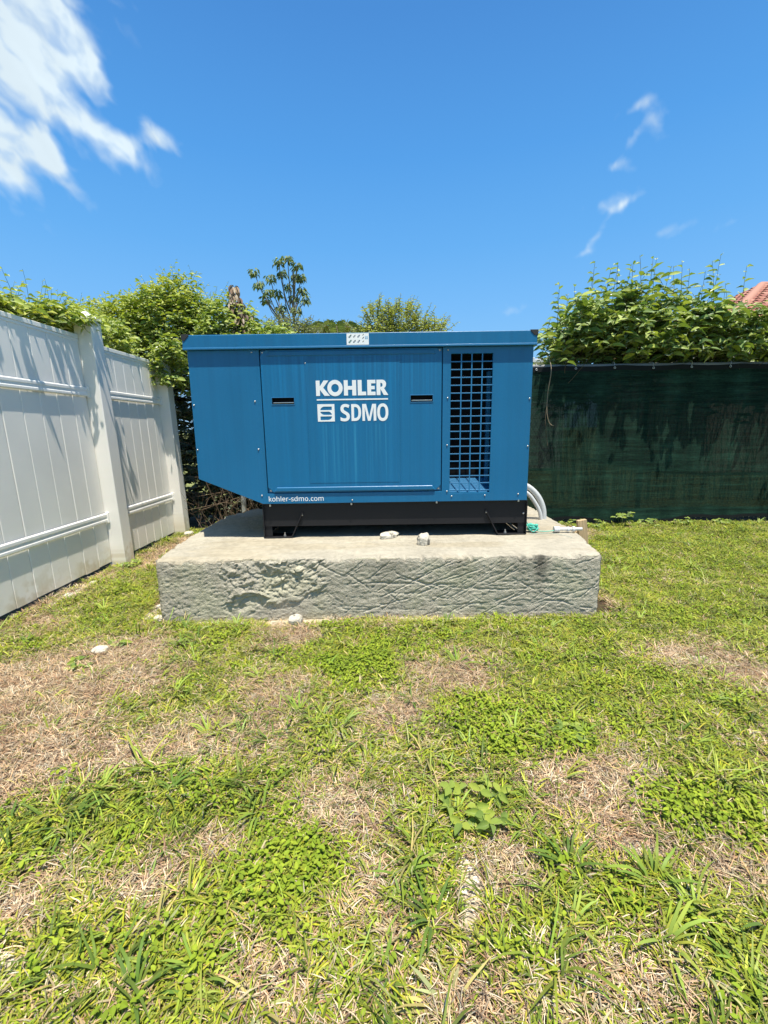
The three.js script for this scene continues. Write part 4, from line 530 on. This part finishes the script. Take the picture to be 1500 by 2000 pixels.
// neighbouring buildings glimpsed beyond the fence
{
  const H = thing('house', 'house with a terracotta tiled hip roof half hidden behind the leafy shrub', 'house', [9.6, 0, -11.5]);
  const wallM = std(lin(0.62, 0.47, 0.36), { roughness: 0.9 }), tileM = [lin(0.34, 0.15, 0.10), lin(0.40, 0.2, 0.14), lin(0.28, 0.11, 0.08)].map(c => std(c, { roughness: 0.85 }));
  part('wall', box(6.9, 13.0, 0, 3.0, -14.5, -9.6, 0.01), wallM, H);
  part('eave_board', mergeGeometries([box(6.5, 13.4, 2.98, 3.1, -9.35, -9.27), box(6.5, 6.58, 2.98, 3.1, -14.8, -9.35)]), std(lin(0.7, 0.6, 0.5)), H);
  // roof slope facing the garden: courses of barrel tiles between the two hip lines
  const y0 = 3.0, y1 = 4.4, zA = -9.25, zR = -12.0, xL = 6.85, xR = 13.45, run = zA - zR, gs = [[], [], []], rr = rng(4);
  const slope = new THREE.BufferGeometry(); slope.setAttribute('position', new THREE.Float32BufferAttribute([xL, y0, zA, xR, y0, zA, xR - run, y1, zR, xL + run, y1, zR, xL, y0, zA - 5.5, xR, y0, zA - 5.5], 3)); slope.setIndex([0, 1, 2, 0, 2, 3, 4, 0, 3, 1, 5, 2, 5, 4, 3, 5, 3, 2]); slope.computeVertexNormals(); part('roof_deck', slope, tileM[0], H);
  const n = 14, pitch = 0.2, len = run / n, ang = Math.atan2(y1 - y0, run), tile = new THREE.CylinderGeometry(0.085, 0.095, len / Math.cos(ang) * 1.12, 6, 1, true, 0, Math.PI).rotateY(-Math.PI / 2).rotateX(-Math.PI / 2);
  for (let k = 0; k < n; k++) { const t = (k + 0.5) / n, z = lerp(zA, zR, t), y = lerp(y0, y1, t), xa = xL + run * t, xb = xR - run * t; for (let x = xa + 0.1; x < xb; x += pitch) { const g = tile.clone().rotateX(ang - 0.05).translate(x, y + 0.02, z); gs[Math.floor(rr() * 3)].push(g); } }
  for (let k = 0; k < n; k++) { const t = (k + 0.5) / n, x = lerp(xL, xL + run, t), y = lerp(y0, y1, t), za = zA - run * t, zb = zA - 5.5 + run * t; for (let z = za - 0.1; z > zb; z -= pitch) gs[Math.floor(rr() * 3)].push(tile.clone().rotateX(ang - 0.05).rotateY(Math.PI * -0.5).translate(x, y + 0.02, z)); }
  gs.forEach((g, k) => { part('roof_tiles', mergeGeometries(g), tileM[k], H).userData.kind = 'stuff'; });
  const hip = (a, b) => part('hip_cap', tube([a, b], 0.1, 18, 8), tileM[1], H); hip([xL, y0 + 0.03, zA], [xL + run, y1 + 0.05, zR]); hip([xR, y0 + 0.03, zA], [xR - run, y1 + 0.05, zR]); hip([xL + run, y1 + 0.05, zR], [xR - run, y1 + 0.05, zR]);
  const S = thing('shed', 'pale metal shed glimpsed between the generator roof and the leafy shrub', 'shed', [3.3, 0, -11.5]);
  const pale = std(lin(0.72, 0.73, 0.72), { roughness: 0.6 });
  part('wall', box(2.2, 4.5, 0, 2.55, -12.5, -11.2, 0.01), pale, S);
  const rs = []; for (let x = 2.1; x < 4.6; x += 0.18) rs.push(box(x, x + 0.1, 2.6, 2.66, -12.7, -11.0, 0.01)); part('roof', mergeGeometries([box(2.05, 4.65, 2.55, 2.62, -12.7, -11.0, 0.01), ...rs]), std(lin(0.62, 0.63, 0.65), { roughness: 0.45 }), S);
}

// ------------------------------------------------------------------ small things on and round the pad
function stone(p, s, seed, label, group, mat) {
  const g = new THREE.IcosahedronGeometry(1, 4), q = g.attributes.position, v = new THREE.Vector3();
  for (let i = 0; i < q.count; i++) { v.fromBufferAttribute(q, i); let k = 0.75 + 0.5 * fbm3(v.x * 1.3 + seed, v.y * 1.3, v.z * 1.3, 3) + 0.12 * (noise3(v.x * 6 + seed, v.y * 6, v.z * 6) - 0.5); const cut = Math.abs(noise3(v.x * 2 + seed * 3, v.y * 2, v.z * 2) - 0.5); k -= 0.12 * cut; v.multiplyScalar(k); if (v.y < -0.45) v.y = -0.45 - (v.y + 0.45) * 0.1; q.setXYZ(i, v.x * s[0], (v.y + 0.45) * s[1], v.z * s[2]); }
  g.computeVertexNormals(); g.rotateY(seed * 1.3); g.translate(...p); planarUV(g, 'x', 'z', 3); return single('stone', g, mat, label, 'stone', group);
}
const limeTex = dataTex(256, 256, (u, v) => { const n = fbm2(u * 8, v * 8, 4, 2), s = noise2(u * 90, v * 90, 5), d = sstep(0.6, 0.75, fbm2(u * 14, v * 14, 3, 6)); const k = 0.86 + 0.2 * (n - 0.5) + 0.12 * (s - 0.5) - 0.35 * d; return [k, k * 0.965, k * 0.88]; });
const lime = std(lin(0.72, 0.72, 0.72), { map: limeTex, roughness: 0.95 });
stone([0.03, 0.352, -2.79], [0.085, 0.026, 0.045], 3.1, 'flat pale stone lying on the pad under the generator skid', null, lime);
stone([0.236, 0.352, -2.6], [0.046, 0.048, 0.04], 7.7, 'lumpy pale stone sitting on the open top of the pad', null, lime);
stone([-1.38, 0.005, -1.98], [0.042, 0.02, 0.032], 2.2, 'whitish stone lying alone in the dry grass', null, lime);
stone([-0.49, 0, -2.265], [0.045, 0.04, 0.035], 5.5, 'small whitish stone against the torn part of the pad face', null, lime);
const rubble = ['pale lump at the pad corner facing the white fence', 'pale lump under the smooth end of the pad face', 'pale lump beside the pad just behind its front corner', 'small pale lump under the white boards near the tall post', 'larger pale lump under the white boards', 'flat pale stone at the foot of the far white post', 'pale stone between the far white post and the pad', 'small pale lump against the pad side facing the fence', 'pale chip at the pad corner facing the green screen', 'tiny pale chip under the boards close to the tall post'];
for (const [x, z, s, q] of [[-1.29, -2.37, 0.05, 1], [-0.78, -2.27, 0.04, 2], [-1.35, -2.52, 0.05, 3], [-2.05, -2.98, 0.04, 4], [-2.06, -2.74, 0.05, 5], [-2.0, -4.42, 0.08, 6], [-1.85, -4.45, 0.06, 7], [-1.38, -2.62, 0.035, 8], [1.2, -2.3, 0.035, 9], [-2.04, -3.15, 0.03, 10]]) stone([x, heave(x, z) - 0.008, z], [s * 0.7, s * 0.42, s * 0.6], q * 1.37, rubble[q - 1], 'limestone lumps at the fence and pad', lime);
{
  const grey = std(lin(0.56, 0.57, 0.56), { roughness: 0.4 });
  single('conduit_pipe', tube([[0.86, 0.64, -3.3], [0.98, 0.636, -3.3], [1.09, 0.595, -3.3], [1.165, 0.52, -3.3], [1.205, 0.43, -3.3], [1.215, 0.34, -3.3]], 0.021, 40, 14), grey, 'thicker grey conduit curving from the generator down into the pad', 'pipe');
  single('conduit_pipe', tube([[0.86, 0.6, -3.27], [0.98, 0.595, -3.27], [1.07, 0.555, -3.27], [1.13, 0.485, -3.27], [1.17, 0.41, -3.27], [1.185, 0.34, -3.27]], 0.0145, 40, 12), grey, 'thinner grey conduit curving inside the bend of the thicker one', 'pipe');
  const teal = new THREE.MeshPhysicalMaterial({ color: lin(0.08, 0.5, 0.38), roughness: 0.5 });
  const T = thing('teal_twine_bundle', 'tangle of teal plastic twine beside the generator foot', 'twine', [0.985, 0.352, -2.86]), r = rng(9), wad = [];
  for (let k = 0; k < 13; k++) { const a = r() * 6.28, pts = []; for (let q = 0; q < 5; q++) { const b = a + q * 1.3; pts.push([0.985 + Math.cos(b) * 0.028 * (0.5 + r()), 0.362 + 0.045 * r(), -2.865 + Math.sin(b) * 0.022 * (0.5 + r())]); } wad.push(tube(pts, 0.0045, 22, 6)); }
  part('knot', mergeGeometries(wad), teal, T);
  part('strand', tube([[0.945, 0.42, -2.87], [0.965, 0.39, -2.87], [1.0, 0.368, -2.86], [1.05, 0.362, -2.845], [1.12, 0.37, -2.83]], 0.0028, 30, 5), teal, T);
  part('strand', tube([[0.94, 0.36, -2.8], [1.02, 0.3585, -2.8], [1.09, 0.3585, -2.8], [1.13, 0.36, -2.75], [1.17, 0.36, -2.68]], 0.0014, 30, 5), std(lin(0.3, 0.4, 0.36)), T);
  const P = thing('pipe_fitting', 'short white plastic pipe fitting lying on the pad edge', 'pipe fitting', [1.19, 0.352, -2.84]);
  const cy = (x0, x1, rad) => new THREE.CylinderGeometry(rad, rad, x1 - x0, 16).rotateZ(Math.PI / 2).translate((x0 + x1) / 2, 0.376, -2.84);
  part('tube', cy(1.13, 1.3, 0.011), std(lin(0.6, 0.59, 0.55)), P); part('coupling', mergeGeometries([cy(1.115, 1.15, 0.019), cy(1.2, 1.215, 0.016), cy(1.235, 1.25, 0.018)]), std(lin(0.62, 0.63, 0.62), { roughness: 0.4 }), P);
  const wt = dataTex(128, 256, (u, v) => { const n = fbm2(u * 24, v * 3, 4, 3); const k = 0.85 + 0.35 * (n - 0.5); return [0.86 * k, 0.74 * k, 0.56 * k]; });
  const stake = new RoundedBoxGeometry(0.06, 0.46, 0.03, 2, 0.003).rotateZ(0.14).translate(1.345, 0.2, -2.885); single('wooden_stake', stake, std(0xffffff, { map: wt, roughness: 0.85 }), 'pale wooden stake driven in beside the pad edge', 'stake');
}

// ------------------------------------------------------------------ broad-leaved weeds
{
  const mats = [lin(0.26, 0.36, 0.03), lin(0.34, 0.42, 0.035), lin(0.17, 0.27, 0.025)].map(c => leafMat(c, { clearcoat: 0.12 }));
  const weed = (x, z, n, h, len, seed, label, spread) => { const f = new Foliage(seed), r = f.r, y = heave(x, z), root = thing('broadleaf_weed', label, 'weed', [x, y, z]); for (let k = 0; k < n; k++) { const a = r() * 6.28, e = spread * Math.sqrt(r()), b = V3(x + Math.cos(a) * e * 0.3, y, z + Math.sin(a) * e * 0.3), p = V3(x + Math.cos(a) * e, y + h * (0.4 + 0.6 * r()), z + Math.sin(a) * e); f.stem([b, b.clone().lerp(p, 0.5).add(V3(0, h * 0.2, 0)), p], 0.0016); for (let q = 0; q < 3; q++) { const c = a + (q - 1) * 1.5; f.loose(p, V3(Math.cos(c), 0.25 - 0.3 * r(), Math.sin(c)), len * (0.7 + 0.5 * r()), len * 0.55, Math.floor(r() * 3)); } } f.build(root, 300, mats, 'leaf', 'foliage', greenStem); };
  weed(0.24, -1.05, 16, 0.045, 0.036, 101, 'bushy bright green broad-leaved weed above the bare strip of marl', 0.09);
  weed(0.61, -1.31, 6, 0.04, 0.034, 102, 'pale green weed with long leaves at the edge of the clover patch', 0.05);
  weed(-1.39, -1.86, 9, 0.025, 0.035, 103, 'flat dark green weed rosette near the lone whitish stone', 0.06);
  weed(-1.33, -2.03, 6, 0.025, 0.035, 104, 'small weed touching the lone whitish stone', 0.04);
  weed(2.48, -4.5, 12, 0.16, 0.05, 105, 'spindly weed sprouting below the lowest point of the screen hem', 0.1);
  weed(-2.0, -3.36, 12, 0.05, 0.04, 106, 'green weed at the foot of the tall white post', 0.07);
  for (const [x, k] of [[2.0, 1], [2.2, 2], [2.75, 3], [3.1, 4], [1.75, 5], [3.5, 6]]) weed(x, -4.52, 10, 0.07, 0.04, 110 + k, 'low weed growing along the bottom of the green screen', 0.1);
  scene.children.filter(o => o.userData.label === 'low weed growing along the bottom of the green screen').forEach(o => { o.userData.group = 'weeds along the screen'; });
}

// ------------------------------------------------------------------ grass
function tuft(seed, n, o) {
  const r = rng(seed), pos = [], col = [], idx = [];
  for (let k = 0; k < n; k++) {
    const a = r() * 6.28, e = o.spread * Math.sqrt(r()), bx = Math.cos(a) * e, bz = Math.sin(a) * e, L = o.len * (0.55 + 0.75 * r()), w = o.wid * (0.7 + 0.6 * r()) / 2, h = a + (r() - 0.5) * 2.4, dx = Math.cos(h), dz = Math.sin(h), rise = o.rise * (0.5 + r()), curl = o.curl * (0.4 + 1.1 * r()), tw = (r() - 0.5) * o.twist, base = pos.length / 3, S = 4;
    const v = 0.58 + 0.76 * r(), tint = (r() - 0.5) * 0.34, y0 = o.lift * r();
    let x = bx, y = y0, z = bz, el = Math.atan(rise), hd = h;
    for (let s = 0; s <= S; s++) {
      const t = s / S, ww = w * (s === S ? 0.06 : t < 0.2 ? 0.8 : 1.06 - 0.45 * t * t), px = -Math.sin(hd + tw * t), pz = Math.cos(hd + tw * t), sy = Math.sin(tw * t * 2) * 0.4;
      pos.push(x - px * ww, y - sy * ww, z - pz * ww, x + px * ww, y + sy * ww, z + pz * ww);
      const c = [v * (1 + tint), v, v * (1 - tint)]; col.push(...c, ...c);
      if (s < S) { x += Math.cos(hd) * Math.cos(el) * L / S; z += Math.sin(hd) * Math.cos(el) * L / S; y = Math.max(0.001, y + Math.sin(el) * L / S); el -= curl / S; hd += o.wander * (r() - 0.5); }
    }
    for (let s = 0; s < S; s++) { const q = base + s * 2; idx.push(q, q + 1, q + 3, q, q + 3, q + 2); }
  }
  const g = new THREE.BufferGeometry(); g.setAttribute('position', new THREE.Float32BufferAttribute(pos, 3)); g.setAttribute('color', new THREE.Float32BufferAttribute(col, 3)); g.setIndex(idx); g.computeVertexNormals(); return g;
}
function leafTuft(seed, n, spread, h, len) {
  const f = rng(seed), gs = []; const M = new THREE.Matrix4(), E = new THREE.Euler();
  for (let k = 0; k < n; k++) { const a = f() * 6.28, e = spread * Math.sqrt(f()), s = len * (0.6 + 0.7 * f()); M.makeRotationFromEuler(E.set((f() - 0.5) * 1.2, f() * 6.28, (f() - 0.5) * 0.9)); M.scale(V3(s, s, s * 0.62)); M.setPosition(Math.cos(a) * e, h * (0.25 + 0.75 * f()), Math.sin(a) * e); const g = LEAF[k % 3].clone().applyMatrix4(M), v = 0.75 + 0.5 * f(); g.setAttribute('color', new THREE.Float32BufferAttribute(new Array(g.attributes.position.count * 3).fill(v), 3)); gs.push(g); }
  return mergeGeometries(gs);
}
const bladeMat = (o = {}) => new THREE.MeshPhysicalMaterial({ color: 0xffffff, vertexColors: true, roughness: 0.9, transmission: 0.2, thickness: 0, side: THREE.DoubleSide, clearcoat: 0.06, clearcoatRoughness: 0.4, specularIntensity: 0.5, ...o });
function scatter(name, label, category, geos, mat, place) {
  const root = tag(new THREE.Group(), label, category, null, 'stuff'); root.name = numbered(name); scene.add(root);
  const lists = geos.map(() => []); place((x, z, s, c, yaw, lean = 0) => lists[Math.floor(hash3(Math.floor(x * 9973), Math.floor(z * 9973), 7) * geos.length)].push([x, z, s, c, yaw, lean]));
  const M = new THREE.Matrix4(), Q = new THREE.Quaternion(), E = new THREE.Euler();
  lists.forEach((l, k) => { const m = shade(new THREE.InstancedMesh(geos[k], mat, l.length)); m.name = 'tufts'; m.userData.kind = 'stuff'; l.forEach(([x, z, s, c, yaw, lean], i) => { M.compose(V3(x, heave(x, z) - 0.003, z), Q.setFromEuler(E.set(lean * Math.cos(yaw * 3), yaw, lean * Math.sin(yaw * 5))), V3(s, s, s)); m.setMatrixAt(i, M); m.setColorAt(i, c); }); root.add(m); });
  return lists.reduce((a, l) => a + l.length, 0);
}
const inLawn = (x, z) => !onPad(x, z, 0.005) && x > -2.13 && z > -4.62;
const field = (seed, per, fn) => { // jittered cells over the part of the yard one could see
  const r = rng(seed), xa = -2.15, xb = 4.6, za = -4.62, zb = -0.25, s = 1 / Math.sqrt(per);
  for (let z = za; z < zb; z += s) for (let x = xa; x < xb; x += s) { const X = x + r() * s, Z = z + r() * s, q = [r(), r(), r(), r(), r()]; if (Math.abs(X) > -Z * 1.05 + 0.9) continue; if (!inLawn(X, Z)) continue; fn(X, Z, lawn(X, Z), q); }
};
{
  const count = {};
  count.dry = scatter('dry_grass', 'tan dead grass thatch lying across the lawn', 'dry grass', [tuft(1, 24, { len: 0.032, wid: 0.0015, spread: 0.028, rise: 0.6, curl: 0.9, twist: 1.2, wander: 0.45, lift: 0.012 }), tuft(2, 24, { len: 0.026, wid: 0.0016, spread: 0.028, rise: 0.9, curl: 1.3, twist: 1.4, wander: 0.5, lift: 0.012 }), tuft(3, 20, { len: 0.042, wid: 0.0014, spread: 0.03, rise: 0.45, curl: 0.7, twist: 1, wander: 0.35, lift: 0.014 })], bladeMat({ transmission: 0.05, clearcoat: 0.05 }), put => field(201, 2600, (X, Z, L, q) => {
    if (q[0] < L.bare * 0.9 || q[1] < sstep(0.3, 0.95, L.green) * 0.88) return; const w = fbm2(X * 5, Z * 5, 3, 33), c = new THREE.Color(); const a = q[2];
    if (a < 0.5) c.setRGB(0.47, 0.33, 0.2); else if (a < 0.76) c.setRGB(0.6, 0.48, 0.32); else if (a < 0.92) c.setRGB(0.27, 0.165, 0.1); else c.setRGB(0.36, 0.31, 0.13);
    c.multiplyScalar(0.85 + 0.35 * w); put(X, Z, 0.75 + 0.6 * q[3], c, q[4] * 6.28);
  }));
  count.lawn = scatter('lawn_grass', 'short yellow-green lawn grass growing in patches', 'grass', [tuft(11, 16, { len: 0.045, wid: 0.0031, spread: 0.024, rise: 1.5, curl: 1.3, twist: 1, wander: 0.4, lift: 0.006 }), tuft(12, 14, { len: 0.056, wid: 0.0034, spread: 0.026, rise: 1.0, curl: 1.1, twist: 1, wander: 0.4, lift: 0.008 }), tuft(13, 17, { len: 0.036, wid: 0.003, spread: 0.024, rise: 1.8, curl: 1.6, twist: 1.2, wander: 0.5, lift: 0.005 })], bladeMat(), put => field(202, 3000, (X, Z, L, q) => {
    if (q[0] > sstep(0.25, 0.8, L.green) * 0.95 + 0.06 || q[1] < L.bare * 0.93) return; const c = new THREE.Color(), w = fbm2(X * 4, Z * 4, 3, 44), a = q[2] + (w - 0.5) * 0.5;
    if (a < 0.2) c.setRGB(0.12, 0.16, 0.018); else if (a < 0.46) c.setRGB(0.24, 0.29, 0.02); else if (a < 0.66) c.setRGB(0.33, 0.38, 0.024); else if (a < 0.8) c.setRGB(0.28, 0.31, 0.05); else if (a < 0.93) c.setRGB(0.44, 0.44, 0.06); else c.setRGB(0.44, 0.34, 0.18);
    put(X, Z, (0.6 + 0.55 * q[3]) * (Z < -3.2 ? 1.1 : 1), c, q[4] * 6.28, 0.25 * (q[3] - 0.3));
  }));
  count.coarse = scatter('coarse_grass', 'coarse broad-bladed crabgrass clumps in the lawn', 'grass', [tuft(21, 15, { len: 0.125, wid: 0.0068, spread: 0.02, rise: 1.3, curl: 1.5, twist: 0.8, wander: 0.35, lift: 0.004 }), tuft(22, 13, { len: 0.1, wid: 0.0075, spread: 0.022, rise: 0.8, curl: 1.0, twist: 0.8, wander: 0.35, lift: 0.006 }), tuft(23, 16, { len: 0.14, wid: 0.0055, spread: 0.025, rise: 1.0, curl: 1.2, twist: 0.8, wander: 0.3, lift: 0.006 })], bladeMat({ clearcoat: 0.15 }), put => field(203, 420, (X, Z, L, q) => {
    const p = L.coarse * 0.62 + 0.12 * sstep(0.35, 0.7, L.green) + 0.03; if (q[0] > p || q[1] < L.bare * 0.95 || patch('bare', X, Z) > 0.25) return; const c = new THREE.Color(), a = q[2];
    if (a < 0.35) c.setRGB(0.21, 0.275, 0.03); else if (a < 0.6) c.setRGB(0.32, 0.37, 0.05); else if (a < 0.8) c.setRGB(0.12, 0.18, 0.02); else if (a < 0.93) c.setRGB(0.3, 0.35, 0.07); else c.setRGB(0.42, 0.38, 0.14);
    put(X, Z, 0.38 + 0.55 * q[3], c, q[4] * 6.28, 0.3 * (q[3] - 0.4));
  }));
  count.clover = scatter('clover', 'low bright green clover-like creeper in rounded patches', 'ground cover', [leafTuft(31, 34, 0.032, 0.036, 0.011), leafTuft(32, 30, 0.032, 0.03, 0.012)], bladeMat(), put => field(204, 2000, (X, Z, L, q) => {
    const p = sstep(0.2, 0.8, L.clover + (L.f - 0.5) * 1.1) * 0.7 + 0.1 * sstep(0.6, 0.9, L.green); if (q[0] > p || q[1] < L.bare * 0.9) return; const c = new THREE.Color(), a = q[2];
    if (a < 0.6) c.setRGB(0.195, 0.275, 0.015); else c.setRGB(0.27, 0.34, 0.022); put(X, Z, 0.7 + 0.6 * q[3], c, q[4] * 6.28);
  }));
  count.gravel = scatter('limestone_grit', 'pale limestone grit showing through bare spots of the lawn', 'gravel', [1, 2].map(k => { const g = new THREE.IcosahedronGeometry(0.009, 1), p = g.attributes.position; for (let i = 0; i < p.count; i++) { const s = 0.7 + 0.6 * noise3(p.getX(i) * 160 + k * 9, p.getY(i) * 160, p.getZ(i) * 160); p.setXYZ(i, p.getX(i) * s, p.getY(i) * s * 0.6, p.getZ(i) * s); } g.computeVertexNormals(); return g; }), std(0xffffff, { roughness: 0.95 }), put => field(205, 3000, (X, Z, L, q) => { if (q[0] > L.bare * 0.85 + 0.004) return; const c = new THREE.Color().setRGB(0.72, 0.66, 0.55).multiplyScalar(0.75 + 0.4 * q[1]); put(X, Z, 0.25 + 0.9 * q[2] * q[2], c, q[4] * 6.28); }));
  console.log(JSON.stringify(count));
}

renderer.render(scene, camera);
